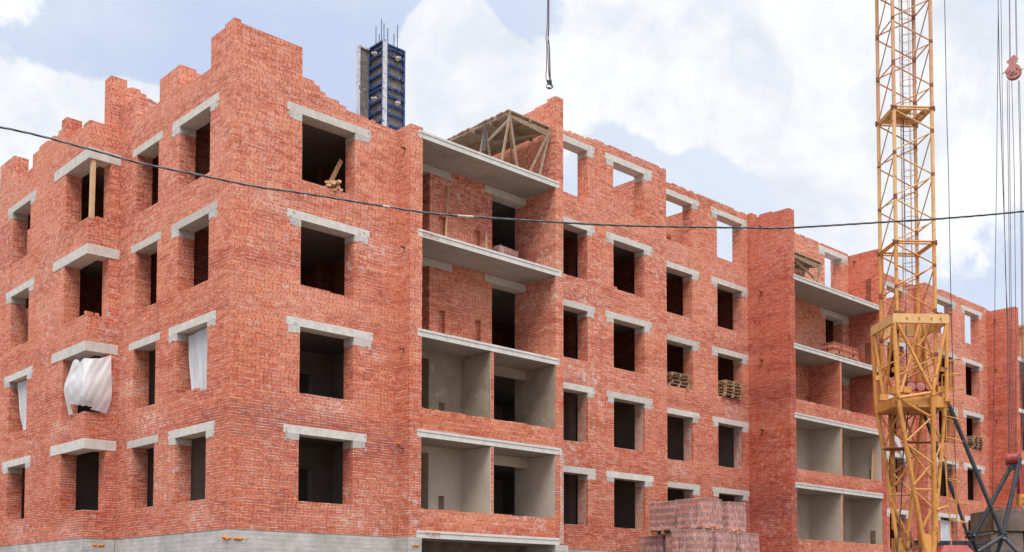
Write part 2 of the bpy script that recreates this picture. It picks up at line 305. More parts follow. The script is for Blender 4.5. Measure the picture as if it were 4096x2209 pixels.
# ------------------------------------------------------------------ mesh builder
def V(*a): return Vector(a)
class MB:
    def __init__(s): s.v = []; s.f = []; s.mi = []; s.cur = 0
    def quad(s, pts):
        i = len(s.v); s.v += [tuple(p) for p in pts]; s.f.append(tuple(range(i, i+len(pts)))); s.mi.append(s.cur); return s
    def hexa(s, p):   # 8 points: bottom loop 0-3, top loop 4-7
        i = len(s.v); s.v += [tuple(q) for q in p]
        for f in ((3, 2, 1, 0), (4, 5, 6, 7), (0, 1, 5, 4), (1, 2, 6, 5), (2, 3, 7, 6), (3, 0, 4, 7)):
            s.f.append(tuple(i+k for k in f)); s.mi.append(s.cur)
        return s
    def box(s, x0, x1, y0, y1, z0, z1):
        return s.hexa([(x0, y0, z0), (x1, y0, z0), (x1, y1, z0), (x0, y1, z0), (x0, y0, z1), (x1, y0, z1), (x1, y1, z1), (x0, y1, z1)])
    def bar(s, a, b, w, h, up=V(0, 0, 1)):   # rectangular bar from a to b
        a, b = V(*a), V(*b); d = (b-a).normalized(); sd = d.cross(up)
        if sd.length < 1e-3: sd = d.cross(V(1, 0, 0))
        sd.normalize(); u = sd.cross(d).normalized(); sd *= w/2; u *= h/2
        return s.hexa([a-sd-u, a+sd-u, b+sd-u, b-sd-u, a-sd+u, a+sd+u, b+sd+u, b-sd+u])
    def tube(s, a, b, r, n=8, r2=None, cap=True):
        a, b = V(*a), V(*b); d = (b-a).normalized(); sd = d.cross(V(0, 0, 1))
        if sd.length < 1e-3: sd = V(1, 0, 0)
        sd.normalize(); u = sd.cross(d); i = len(s.v); r2 = r if r2 is None else r2
        for k in range(n):
            t = 2*math.pi*k/n; o = sd*math.cos(t)+u*math.sin(t); s.v.append(tuple(a+o*r)); s.v.append(tuple(b+o*r2))
        for k in range(n):
            j = (k+1) % n; s.f.append((i+2*k, i+2*j, i+2*j+1, i+2*k+1)); s.mi.append(s.cur)
        if cap:
            s.f.append(tuple(i+2*k for k in range(n))[::-1]); s.f.append(tuple(i+2*k+1 for k in range(n))); s.mi += [s.cur]*2
        return s
    def path(s, pts, r, n=6):
        pts = [V(*p) for p in pts]; i = len(s.v); m_ = len(pts)
        for q, p in enumerate(pts):
            d = (pts[min(q+1, m_-1)]-pts[max(q-1, 0)]).normalized(); sd = d.cross(V(0, 0, 1))
            if sd.length < 1e-2: sd = d.cross(V(1, 0, 0))
            sd.normalize(); u = sd.cross(d)
            for k in range(n):
                t = 2*math.pi*k/n; s.v.append(tuple(p+(sd*math.cos(t)+u*math.sin(t))*r))
        for q in range(m_-1):
            for k in range(n):
                j = (k+1) % n; s.f.append((i+q*n+k, i+q*n+j, i+(q+1)*n+j, i+(q+1)*n+k)); s.mi.append(s.cur)
        return s
    def wall(s, axis, c0, c1, solids, holes=()):
        """slab of thickness c0..c1 whose elevation is the union of solids minus holes; rects are (u0,u1,z0,z1)"""
        us = sorted({round(t, 4) for r in list(solids)+list(holes) for t in r[:2]}); zs = sorted({round(t, 4) for r in list(solids)+list(holes) for t in r[2:]})
        nu, nz = len(us)-1, len(zs)-1
        def inside(u, z, rs): return any(r[0]-1e-5 < u < r[1]+1e-5 and r[2]-1e-5 < z < r[3]+1e-5 for r in rs)
        S = [[inside((us[i]+us[i+1])/2, (zs[j]+zs[j+1])/2, solids) and not inside((us[i]+us[i+1])/2, (zs[j]+zs[j+1])/2, holes) for j in range(nz)] for i in range(nu)]
        idx = {}
        def vid(i, j, side):
            k = (i, j, side)
            if k not in idx:
                c = c1 if side else c0
                s.v.append((us[i], c, zs[j]) if axis == 'y' else (c, us[i], zs[j])); idx[k] = len(s.v)-1
            return idx[k]
        flip = axis == 'x'
        def add(q):
            s.f.append(tuple(reversed(q)) if flip else tuple(q)); s.mi.append(s.cur)
        for i in range(nu):
            for j in range(nz):
                if not S[i][j]: continue
                add([vid(i, j, 0), vid(i+1, j, 0), vid(i+1, j+1, 0), vid(i, j+1, 0)])
                add([vid(i+1, j, 1), vid(i, j, 1), vid(i, j+1, 1), vid(i+1, j+1, 1)])
                if i == 0 or not S[i-1][j]: add([vid(i, j, 1), vid(i, j, 0), vid(i, j+1, 0), vid(i, j+1, 1)])
                if i == nu-1 or not S[i+1][j]: add([vid(i+1, j, 0), vid(i+1, j, 1), vid(i+1, j+1, 1), vid(i+1, j+1, 0)])
                if j == 0 or not S[i][j-1]: add([vid(i, j, 1), vid(i+1, j, 1), vid(i+1, j, 0), vid(i, j, 0)])
                if j == nz-1 or not S[i][j+1]: add([vid(i, j+1, 0), vid(i+1, j+1, 0), vid(i+1, j+1, 1), vid(i, j+1, 1)])
        return s
    def build(s, name, mats, parent=None, smooth=False):
        me = bpy.data.meshes.new(name); me.from_pydata(s.v, [], s.f)
        if not isinstance(mats, (list, tuple)): mats = [mats]
        for m in mats: me.materials.append(M[m])
        if len(mats) > 1: me.polygons.foreach_set('material_index', s.mi)
        if smooth: me.polygons.foreach_set('use_smooth', [True]*len(me.polygons))
        me.update()
        o = bpy.data.objects.new(name, me); COL.objects.link(o)
        if parent:
            o.parent = parent; o.matrix_parent_inverse = Matrix.Translation(parent.location).inverted()
        return o
def thing(name, label, cat, loc=(0, 0, 0), group=None):
    o = bpy.data.objects.new(name, None); COL.objects.link(o); o.location = loc; o.empty_display_size = .2
    return tag(o, label, cat, group)
def tag(o, label, cat, group=None):
    o['label'] = label; o['category'] = cat
    if group: o['group'] = group
    return o
def copy_tree(root, loc, label=None, rz=0):
    r = root.copy(); COL.objects.link(r); r.location = loc; r.rotation_euler = (0, 0, rz)
    if label: r['label'] = label
    for c in list(root.children):
        d = c.copy(); COL.objects.link(d); d.parent = r; d.matrix_parent_inverse = Matrix.Identity(4)
        for g in c.children:
            e = g.copy(); COL.objects.link(e); e.parent = d
    return r
def px(u, v, d):                      # a point at depth d metres in front of the camera
    return CAMP+(FW*F+RT*(u-2048)+UP*(PY-v))*(d/F)

def catm(pts, n=14):
    out = []; P_ = [pts[0]]+pts+[pts[-1]]
    for i in range(1, len(P_)-2):
        for k in range(n):
            t = k/n; a, b, c, d = P_[i-1], P_[i], P_[i+1], P_[i+2]
            out.append(.5*((2*b)+(c-a)*t+(2*a-5*b+4*c-d)*t*t+(3*b-a-3*c+d)*t**3))
    out.append(P_[-2]); return out

# ------------------------------------------------------------------ ground
def gz(x, y):
    d = math.hypot(x+10, y+22); t = max(0, min(1, (d-6)/11)); t = t*t*(3-2*t)
    z = -3.5+1.75*t+.08*math.sin(x*.7)*math.cos(y*.9)
    h = max(0, min(1, (6.5-math.hypot(x-17.5, (y+3.0)*1.2))/2.6)); h = h*h*(3-2*h)
    return z*(1-h)-.66*h
mb = MB(); n = 150
def gc(i): t = i/n*2-1; return math.copysign(abs(t)**2.6, t)*900
for i in range(n+1):
    for j in range(n+1):
        x, y = gc(i)+14, gc(j)-5; mb.v.append((x, y, gz(x, y)))
for i in range(n):
    for j in range(n):
        a = i*(n+1)+j; mb.f.append((a, a+n+1, a+n+2, a+1)); mb.mi.append(0)
g_ = mb.build('ground', 'ground', smooth=True); g_['kind'] = 'structure'

# ------------------------------------------------------------------ the building
BLD = thing('brick_building', 'unfinished red brick apartment block with empty window openings and concrete lintels', 'building', (0, 0, -1.75))
def top_profile(u0, u1, z, lo, step=.26, amp=.0935, p=.35):
    """ragged last courses as solids above lo"""
    r = []; u = u0
    while u < u1-1e-3:
        e = min(u1, u+step*random.choice((.5, 1, 1, 1.5, 2)))
        dz = -amp if random.random() < p else 0
        r.append((u, e, lo, z+dz)); u = e
    return r
SILL, LB, LT = .84, 2.70, 2.925
def holes(u0, u1, ks, s=SILL, t=LB+.035):
    return [(u0, u1, s+3*k, t+3*k) for k in ks]
def sill_teeth(u0, u1, k, s=SILL):   # irregular bricks along the sill
    return [(a, b, s+3*k-.02, c) for a, b, _, c in [(x[0], x[1], 0, s+3*k+random.choice((.0, .0, .035, .06))) for x in top_profile(u0, u1, 1, 0, .13)] if c > s+3*k]
# --- corner block, right-hand facade (y = 0)
sol = [(0, 5.5, -.02, 12.2)] + [(0, .2, 12.2, 13.68), (.2, 2.12, 12.2, 13.6)] + [(2.12, 2.51, 12.2, 12.77), (2.51, 2.71, 12.2, 12.68), (2.71, 2.9, 12.2, 12.55), (2.9, 3.36, 12.2, 12.46), (3.36, 3.6, 12.2, 12.38)] + top_profile(3.6, 5.5, 12.28, 12.2, p=.5, amp=.06)
MB().wall('y', 0, .5, sol, holes(2.12, 3.93, range(4))).build('facade_wall', 'brick', BLD)
# --- corner block, left-hand facade (x = 0)
sol = [(.5, 7.06, -.02, 12.2), (.5, 1.28, 12.2, 13.6)] + top_profile(1.28, 3.13, 12.84, 12.2, p=.4) + [(3.13, 4.42, 12.2, 13.53)] + top_profile(4.42, 5.96, 12.87, 12.2, p=.3) + [(5.96, 7.06, 12.2, 13.56)]
MB().wall('x', 0, .5, sol, holes(1.27, 3.09, range(4))+holes(4.42, 5.90, range(4))).build('facade_wall', 'brick', BLD)
MB().wall('y', 3.135, 4.415, [(.5, .66, 12.2, 13.45)]).build('wall_stub', 'brick', BLD)
MB().wall('y', 5.965, 6.6, [(.5, .62, 12.2, 13.56), (.62, .8, 12.2, 13.2)]).build('wall_stub', 'brick', BLD)
# stepped cross wall rising above the wing
MB().wall('y', 7.14, 7.6, [(-.33, .19, 12.2, 14.52), (.19, .33, 12.2, 14.30), (.33, .63, 12.2, 14.36), (.63, .83, 12.2, 14.27), (.83, 1.04, 12.2, 14.17), (1.04, 1.5, 12.2, 13.7), (1.5, 2.4, 12.2, 13.3)]).build('cross_wall', 'brick', BLD)
# --- wing front (x = -1) with corner windows
sol = [(8.88, 18.5, -.02, 12.1)]
for k in range(4): sol.append((7.06, 8.88, 3*k+(-.02 if k == 0 else -.02), .84+3*k))
sol += top_profile(7.06, 8.93, 12.87, 12.0, p=.15) + [(8.88, 8.93, 12.0, 12.87), (8.93, 9.35, 12.1, 13.57)] + top_profile(9.35, 11.87, 13.3, 12.1, p=.4) + top_profile(11.87, 13.7, 12.78, 12.1, p=.4) + [(13.7, 15.1, 12.1, 13.74), (15.1, 18.5, 12.1, 12.8)]
MB().wall('x', -1, -.5, sol, holes(11.97, 13.69, range(4))).build('facade_wall', 'brick', BLD)
sol = [(-.5, 0, -.02, 12.88)]
MB().wall('y', 7.06, 7.56, sol, holes(-.5, -.32, range(4))).build('facade_wall', 'brick', BLD)
MB().box(-1, -.62, 7.6, 8.0, 12.88, 12.9)
for k in range(4):   # L-shaped corner beams
    m = MB(); t = 3*k+3.02; b = t-.31 if k < 3 else t-.33
    e = 9.75+.04*k
    m.hexa([(-1.012, 7.048, b), (-.5, 7.048, b), (-.5, e, b), (-1.012, e, b), (-1.012, 7.048, t), (-.5, 7.048, t), (-.5, e, t), (-1.012, e, t)])
    m.box(-.5, -.004, 7.048, 7.55, b, t)
    m.build('corner_beam', 'concrete', BLD)
# --- lintels
def lintel(axis, c, u0, u1, o0, o1, k, pads=(1, 1), zt=LT, thick=.5, sgn=1, mat='concrete'):
    t = zt+3*k; b = LB+3*k-.004; m = MB(); r = random.uniform(-.03, .03); u0 += r; u1 += random.uniform(-.03, .04)
    for i, (a, e) in enumerate(((-.006, .118), (.13, .248), (.26, .378), (.39, thick+.004))):
        bb = b+(0 if i in (0,) else .0+.006*i)
        if axis == 'y': m.box(u0 if i == 0 else o0-.1, u1 if i == 0 else o1+.1, c+a, c+e, bb, t)
        else: m.box(c+a, c+e, u0 if i == 0 else o0-.1, u1 if i == 0 else o1+.1, bb, t)
    lo = m.build('lintel', mat, BLD)
    for side in (0, 1):
        if not pads[side]: continue
        h = random.uniform(.16, .22); q = MB()
        a, e = (u0+random.uniform(.0, .1), o0+.004) if side == 0 else (o1-.004, u1-random.uniform(0, .12))
        n_ = 3
        for j in range(n_):
            aa, ee = a+(e-a)*j/n_, a+(e-a)*(j+1)/n_; hj = h+random.uniform(-.03, .02)
            # the pad keeps its full height where the jamb shows it
            if (side == 0 and j == n_-1) or (side == 1 and j == 0): hj = h
            if axis == 'y': q.box(aa, ee, c-.004-.0015*j, c+thick+.003, b-hj, b-.003)
            else: q.box(c-.004-.0015*j, c+thick+.003, aa, ee, b-hj, b-.003)
        for _ in range(3):
            uu = random.uniform(a, e) if random.random() < .4 else (a if side == 0 else e)+random.uniform(-.05, .05); zz = b-random.uniform(-.2, h+.04); rr = random.uniform(.03, .075)
            if axis == 'y': q.tube((uu, c-.012, zz), (uu+.01, c+.05, zz+.01), rr*.8, 7, rr)
            else: q.tube((c-.012, uu, zz), (c+.05, uu+.01, zz+.01), rr*.8, 7, rr)
        p = q.build('bearing_pad', 'concrete_mid', lo)
    return lo
for k in range(4):
    lintel('y', 0, 1.66, 4.42 if k != 1 else 4.62, 2.12, 3.93, k)
    lintel('x', 0, .80, 3.56, 1.27, 3.09, k)
    lintel('x', 0, 4.15, 6.22, 4.42, 5.90, k, (0, 0))
    lintel('x', -1, 11.47, 14.22, 11.97, 13.69, k)
# --- section C (y = 1.106) and D (y = 1.82) between the balcony bays
YC, YD, YE, YF, YG = 1.106, 1.82, 1.35, 2.05, 1.42
sol = [(11.99, 19.62, -.05, 15.0)] + top_profile(11.99, 15.05, 15.16, 15.0, p=.3, amp=.06) + top_profile(15.05, 19.62, 15.26, 15.0, p=.25, amp=.05)
MB().wall('y', YC, YC+.5, sol, holes(13.2, 15.03, range(5))+holes(16.46, 18.26, range(5))).build('facade_wall', 'brick', BLD)
MB().wall('x', 19.15, 19.62, [(YC+.5, YD+.5, -.05, 15.2)]).build('wall_return', 'brick', BLD)
sol = [(19.62, 26.2, -.05, 15.0)] + top_profile(19.62, 26.2, 15.25, 15.0, p=.3, amp=.06)
MB().wall('y', YD, YD+.5, sol, holes(20.4, 22.22, range(5))+holes(23.95, 25.77, range(5))).build('facade_wall', 'brick', BLD)
for k in range(5):
    lintel('y', YC, 12.8, 15.4, 13.2, 15.03, k); lintel('y', YC, 16.03, 18.72, 16.46, 18.26, k)
    lintel('y', YD, 20.0, 22.66, 20.4, 22.22, k); lintel('y', YD, 23.53, 26.19, 23.95, 25.77, k)
for k in (0, 1):
    for xr, yy in ((15.03, YC), (18.26, YC), (22.22, YD), (25.77, YD)):
        MB().box(xr-.006, xr+.05, yy+.10, yy+.503, SILL+3*k+.005, LB+3*k-.19).build('jamb_lining', 'washed', BLD)
MB().box(11.83, 11.993, -.603, -.55, .0, 3.1).build('pier_facing', 'washed', BLD)
# --- sections F and G beyond the second balcony bay
MB().wall('y', YF, YF+.5, [(34.4, 42.1, -.05, 15.0)]+top_profile(34.4, 42.1, 15.3, 15.0, p=.3, amp=.06), holes(35.5, 37.3, range(5))+holes(39.1, 40.9, range(5))).build('facade_wall', 'brick', BLD)
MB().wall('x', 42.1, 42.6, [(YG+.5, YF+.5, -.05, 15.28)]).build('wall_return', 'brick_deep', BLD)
MB().wall('y', YG, YG+.5, [(42.1, 49.75, -.05, 15.0)]+top_profile(42.1, 49.75, 15.32, 15.0, p=.3, amp=.06), holes(43.5, 45.4, range(5))+holes(46.9, 48.75, range(5))).build('facade_wall', 'brick', BLD)
MB().wall('x', 42.1, 42.105, [(YG, YG+.01, 0, .1)])
for k in range(5):
    lintel('y', YF, 35.1, 37.7, 35.5, 37.3, k); lintel('y', YF, 38.75, 41.3, 39.1, 40.9, k)
    lintel('y', YG, 43.2, 45.85, 43.5, 45.4, k); lintel('y', YG, 46.45, 49.2, 46.9, 48.75, k)
# --- piers
def pier(x0, x1, y0, y1, z0, prof, mt='brick'):
    MB().wall('x', x0, x1, [(a, b, z0, t) for a, b, t in prof]).build('pier', mt, BLD)
pier(5.5, 5.95, -.6, 1.32, -.03, [(-.6, .5, 12.27), (.5, 1.32, 12.15)])
pier(11.62, 11.99, -.6, 1.38, -.03, [(-.6, -.2, 15.08), (-.2, .4, 14.98), (.4, 1.0, 14.93), (1.0, 1.38, 14.84)])
MB().box(11.622, 11.988, 1.38, 5.5, 12.0, 14.84).build('cross_wall', 'brick', BLD)
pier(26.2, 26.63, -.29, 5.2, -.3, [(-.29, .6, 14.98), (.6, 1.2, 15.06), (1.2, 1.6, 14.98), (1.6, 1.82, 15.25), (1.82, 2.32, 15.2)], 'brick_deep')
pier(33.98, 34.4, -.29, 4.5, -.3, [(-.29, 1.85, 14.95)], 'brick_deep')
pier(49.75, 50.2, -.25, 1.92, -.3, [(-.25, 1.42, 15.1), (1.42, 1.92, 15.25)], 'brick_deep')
pier(57.4, 57.9, -.25, 5, -.3, [(-.25, 5, 15.1)])
# --- balcony bay one
for k in range(5):
    t = 3*k+.175; m = MB(); m.box(5.79, 11.9 if k in (1, 3) else 11.8, -.606, 1.3 if k else .815, t-.225, t); m.box(5.81, 11.78, -.622, -.606, t-.075, t-.012)
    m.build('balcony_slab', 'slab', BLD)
def recess(x0, x1, yb, th, doors, ks, niches, mat, z0, z1, name='recess_wall'):
    hs = [(a, b, 3*k+.18, 3*k+2.735) for a, b in doors for k in ks] + [(a, b, 3*k+.18, zt) for k, a, b, zt in niches]
    m = MB().wall('y', yb, yb+(.14 if niches else th), [(x0, x1, z0, z1)], hs)
    if niches: m.wall('y', yb+.14, yb+th, [(x0, x1, z0, z1)], [(a, b, 3*k+.18, 3*k+2.735) for a, b in doors for k in ks])
    return m.build(name, mat, BLD)
recess(5.95, 11.62, .82, .54, [(6.35, 7.37), (10.04, 11.62)], (2, 3), [(2, 7.76, 8.02, 7.38), (2, 9.3, 9.55, 7.33), (3, 7.74, 8.04, 10.42), (3, 9.26, 9.53, 10.32)], 'brick', 6.18, 11.95)
recess(5.95, 11.62, .82, .54, [(6.35, 7.37), (10.04, 11.62)], (0,), [(0, 7.77, 8.02, 1.42)], 'plaster', .18, 3.0, 'plastered_wall')
recess(5.95, 11.62, .82, .54, [(6.35, 7.37), (10.04, 11.62)], (1,), [(1, 7.77, 8.01, 4.40)], 'plaster_damp', 3.0, 5.95, 'plastered_wall')
for zn in (.2, 3.2): MB().box(7.7, 8.1, .875, .93, zn, zn+1.3).build('niche_back', 'ballast', BLD)
for k in (0, 1): MB().box(8.87, 11.6, .74, .815, 3*k+2.60, 3*k+2.94).build('door_beam', 'plaster' if k == 0 else 'plaster_damp', BLD)
for k in (2, 3):
    lintel('y', .814, 6.0, 8.27, 6.35, 7.37, k, (0, 0)); lintel('y', .814, 9.71, 11.6, 10.04, 11.61, k, (0, 0))
for k in (0, 1):
    for xa, xb, yb_ in ((11.607, 11.632, 1.36), (5.938, 5.965, .82), (8.715, 8.745, .82), (8.845, 8.865, .82)):
        MB().box(xa, xb, -.58, yb_, 3*k+.2, 3*k+2.935).build('plaster_lining', 'plaster' if k == 0 else 'plaster_damp', BLD)
    m = MB()
    for i in range(19): # edge of the partition shows its bricks
        z = 3*k+.19+i*.146; m.box(8.747, 8.843, -.592+random.uniform(-.006, .006), .81, z, min(z+.136, 3*k+2.945))
    m.build('partition_wall', 'block', BLD)
    m = MB().wall('y', -.598, -.47, top_profile(5.952, 11.618, 3*k+.83, 3*k+.178, .2, .02, .4)); m.build('balcony_parapet', 'block', BLD)
# --- balcony bay two
for k in range(1, 5):
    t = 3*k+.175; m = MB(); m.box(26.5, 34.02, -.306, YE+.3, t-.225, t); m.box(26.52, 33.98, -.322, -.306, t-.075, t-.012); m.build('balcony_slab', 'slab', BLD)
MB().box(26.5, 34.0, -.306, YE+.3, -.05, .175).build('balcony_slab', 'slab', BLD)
recess(26.63, 33.98, YE, .5, [(31.85, 33.4)], (3, 2), [(3, 33.97, 33.975, 9.3)], 'brick', 6.18, 11.95)
MB().wall('y', YE, YE+.5, [(26.63, 33.98, 12.17, 15.0)]+top_profile(26.63, 33.98, 15.05, 15.0, p=.2, amp=.04), [(31.83, 33.4, 12.6, 14.735)]).build('facade_wall', 'brick', BLD)
lintel('y', YE, 31.3, 33.96, 31.83, 33.4, 4); lintel('y', YE, 31.45, 33.96, 31.85, 33.4, 3, (1, 1)); lintel('y', YE, 31.45, 33.96, 31.85, 33.4, 2)
recess(26.63, 33.98, YE, .5, [(31.9, 33.35)], (0, 1), [], 'plaster', .18, 5.95, 'plastered_wall')
MB().wall('x', 30.3, 30.44, [(-.27, YE, 6.18, 8.95)]).build('partition_wall', 'block', BLD)
for k in (0, 1):
    for xa, xb in ((30.30, 30.33), (30.43, 30.455), (33.955, 33.985), (26.625, 26.65)):
        MB().box(xa, xb, -.26, YE, 3*k+.2, 3*k+2.945).build('plaster_lining', 'plaster', BLD)
    MB().box(30.332, 30.428, -.275, YE, 3*k+.18, 3*k+2.945).build('partition_wall', 'block', BLD)
for k in (0, 1, 2):
    MB().wall('y', -.298, -.17, top_profile(26.632, 33.978, 3*k+.78, 3*k+.178, .2, .02, .4)).build('balcony_parapet', 'block', BLD)
MB().box(33.945, 33.985, .07, .34, .7, 1.45).build('socket_niche', 'ballast', BLD); MB().box(33.945, 33.985, .12, .34, 3.75, 4.4).build('socket_niche', 'ballast', BLD)
MB().wall('x', 33.97, 33.978, [(.15, .42, 12.2, 13.6), (.2, .5, 9.2, 10.5)]).build('wall_chase', 'brick_shade', BLD)  # shaded chases painted as flat strips of the darkened brick
# --- balcony bay three, at the edge of the picture
for k in range(0, 5):
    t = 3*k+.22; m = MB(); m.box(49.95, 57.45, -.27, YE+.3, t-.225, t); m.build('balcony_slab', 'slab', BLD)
MB().wall('y', YE, YE+.5, [(50.2, 57.4, 0, 15.0)], holes(51.2, 52.6, range(5), .2)+holes(54.5, 56, range(5), .2)).build('recess_wall', 'brick', BLD)
for k in (0, 1, 2): MB().wall('y', -.26, -.13, [(50.2, 57.4, 3*k+.22, 3*k+.82)]).build('balcony_parapet', 'block', BLD)
MB().wall('y', YD, YD+.5, [(57.9, 72, 0, 15.2)], holes(59.5, 61.3, range(5))+holes(63, 64.8, range(5))).build('facade_wall', 'brick', BLD)
# --- plinth
for bx_ in ((.012, 5.49, .012, .5, -1.9, -.022), (.014, .5, .5, 7.06, -1.9, -.022), (-.988, -.5, 7.072, 18.5, -1.9, -.022), (-.5, .01, 7.072, 7.56, -1.9, -.022),
            (5.47, 5.97, -.62, 1.3, -1.9, -.034), (11.6, 12.2, -.62, 1.6, -1.9, -.055), (12.2, 19.6, YC+.01, YC+.5, -1.9, -.052), (19.6, 26.2, YD+.01, YD+.5, -1.9, -.052), (26.19, 26.64, -.3, 2.3, -1.9, -.302),
            (26.64, 34, YE-.02, YE+.4, -1.9, -.1), (33.97, 34.41, -.3, 2.5, -1.9, -.302), (34.4, 42.1, YF+.01, YF+.5, -1.9, -.052), (42.1, 49.75, YG+.01, YG+.5, -1.9, -.052), (49.74, 50.21, -.26, 2, -1.9, -.302), (50.2, 72, YD, YD+.5, -1.9, -.052)):
    MB().box(*bx_).build('plinth', 'plinth', BLD)
MB().box(5.97, 11.6, .80, 1.3, -1.9, -.052).build('basement_wall', 'ballast', BLD)
# --- floor slabs (interior)
for k in range(5):
    b, t = 3*k-.05, 3*k+.17; m = MB()
    m.box(.3, 5.7, .3, 14.9, b, t).box(-.8, .3, 7.3, 18.3, b, t).box(5.7, 11.8, 1.2, 14.9, b, t).box(11.8, 19.3, YC+.3, 14.9, b, t).box(19.3, 26.4, YD+.3, 14.9, b, t)
    m.box(26.4, 34.2, YE+.3, 14.9, b, t).box(34.2, 42.3, YF+.3, 14.9, b, t).box(42.3, 50, YG+.3, 14.9, b, t).box(50, 72, YD+.3, 14.9, b, t)
    m.build('floor_slab', 'soffit_shade', BLD)
# --- inner walls
for k in range(4):
    b, t = 3*k+.17, 3*k+2.95; mt = 'brick_shade' if k >= 2 else 'plaster_shade'; m = MB()
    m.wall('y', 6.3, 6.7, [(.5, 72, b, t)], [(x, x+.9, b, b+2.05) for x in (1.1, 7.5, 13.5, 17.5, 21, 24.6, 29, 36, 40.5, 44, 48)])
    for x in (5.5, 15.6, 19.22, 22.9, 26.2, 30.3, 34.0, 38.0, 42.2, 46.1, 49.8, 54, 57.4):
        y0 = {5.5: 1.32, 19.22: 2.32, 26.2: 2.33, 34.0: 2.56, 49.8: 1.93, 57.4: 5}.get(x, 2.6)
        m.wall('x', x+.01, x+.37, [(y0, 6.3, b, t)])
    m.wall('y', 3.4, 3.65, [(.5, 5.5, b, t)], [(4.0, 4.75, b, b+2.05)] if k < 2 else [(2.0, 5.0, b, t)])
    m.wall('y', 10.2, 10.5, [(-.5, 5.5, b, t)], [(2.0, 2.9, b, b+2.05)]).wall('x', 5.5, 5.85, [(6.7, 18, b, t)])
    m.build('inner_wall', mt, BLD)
MB().wall('y', 14.6, 15.0, [(5.85, 72, -1.8, 12.9)]).wall('y', 18.1, 18.5, [(-.5, 5.85, -1.8, 12.9)]).wall('x', 71.6, 72, [(2.4, 14.6, -1.8, 15)]).build('rear_wall', 'brick', BLD)
for x, t, y1 in ((19.22, 15.1, 5.5), (22.9, 14.8, 5.5), (41.6, 14.75, 5.2), (46.1, 14.6, 5)):
    MB().wall('x', x, x+.38, [(2.62 if x != 19.22 else 2.33, y1, 12.17, t)]).build('cross_wall', 'brick', BLD)
MB().wall('y', 3.0, 3.4, [(25.4, 27.9, 12.17, 13.35), (48.0, 52.0, 12.17, 13.6)]).build('cross_wall', 'brick', BLD)
# --- small things fixed to the building: pipe stubs, foam, ink stamps
m = MB()
for z in (11.6, 8.6, 5.55, 2.6): m.tube((5.36, -.32, z), (5.5, -.32, z-.005), .035)
for z in (14.5, 11.6, 8.6, 5.55): m.tube((26.03, 1.1, z), (26.2, 1.1, z), .05)
for z in (14.5, 11.6, 8.6): m.tube((49.6, .9, z), (49.75, .9, z), .05)
for z in (14.6,): m.tube((33.85, 1.0, z), (33.98, 1.0, z), .05)
m.build('pipe_stub', 'brown', BLD)
m = MB()
def foam(x, y, z, w, ax):
    for i in range(14):
        t = random.uniform(-w/2, w/2); r = random.uniform(.015, .035); c = V(x+(t if ax == 'x' else 0), y+(t if ax == 'y' else 0), z+random.uniform(-.02, .02))
        m.tube(c-V(r, 0, r*.6), c+V(r, .01, r*.6), r, 6, r*.6)
foam(.25, .0, -.27, .65, 'x'); foam(-.01, .15, -.25, .2, 'y'); foam(5.75, -.63, -.28, .18, 'x'); foam(-.5, 7.06, -.22, .4, 'x'); foam(5.49, -.1, 2.75, .1, 'y')
m.build('mortar_foam', 'foam', BLD)
for zz, x0 in ((9.1, 5.95), (.10, 6.05)):
    m = MB()
    for r in range(3):
        for i in range(14):
            if random.random() < .7: m.box(x0+i*.045, x0+i*.045+.03, -.6255, -.6225, zz-.045*r, zz-.045*r+.026)
    m.build('ink_stamp', 'stamp', BLD)

# ------------------------------------------------------------------ loose stuff on the building
def plank(name, a, b, w, h, mat, label, cat, group=None, up=V(0, 0, 1)):
    a = V(*a); b = V(*b); m = MB().bar(a, b, w, h, up); o = m.build(name, mat); return tag(o, label, cat, group)
plank('timber_post', (-.86, 7.16, 9.85), (-.84, 7.16, 11.70), .15, .12, 'wood_new', 'pale timber post propping the topmost corner beam of the left wing', 'post', up=V(1, 0, 0))
plank('timber_board', (2.42, .62, 9.2), (2.45, .62, 11.65), .16, .04, 'wood_orange', 'upright orange timber board inside the top window of the corner block', 'board', up=V(0, 1, 0))
plank('timber_board', (3.35, .75, 9.9), (3.86, .62, 11.05), .13, .035, 'wood_orange', 'tilted board behind the sill at right of the top corner block window', 'board', up=V(0, 1, 0))
for i, (x, z, L, a) in enumerate([(3.05, 9.90, .42, 1.1), (3.2, 9.98, .40, 1.3), (3.32, 9.90, .5, .7), (3.38, 10.06, .42, 1.5), (3.5, 9.91, .38, .9), (3.22, 10.10, .4, -.9), (3.45, 10.0, .4, .5)]):
    c = V(x, .16, z); d = V(math.cos(a)*.4, math.sin(a)*.9, .25*math.sin(a*3)).normalized()*L/2
    plank('timber_offcut', c-d, c+d, .10, .07, 'wood_new', 'short sawn offcut in the heap on the top sill of the corner block', 'offcut', 'timber offcuts heaped on the window sill')
plank('timber_lath', (7.62, .35, 9.18), (8.12, .79, 11.45), .055, .04, 'wood_new', 'long thin lath leaning on the brick wall of the fourth floor balcony recess', 'lath')
plank('timber_lath', (9.42, .4, 9.18), (9.75, .79, 10.35), .07, .04, 'wood_new', 'short lath leaning beside the small niche in the fourth floor balcony recess', 'lath')
plank('timber_board', (33.6, .05, 3.2), (33.93, .12, 5.35), .2, .04, 'wood_orange', 'upright wide board leaning on the plastered side wall of the far balcony', 'board', up=V(0, 1, 0))

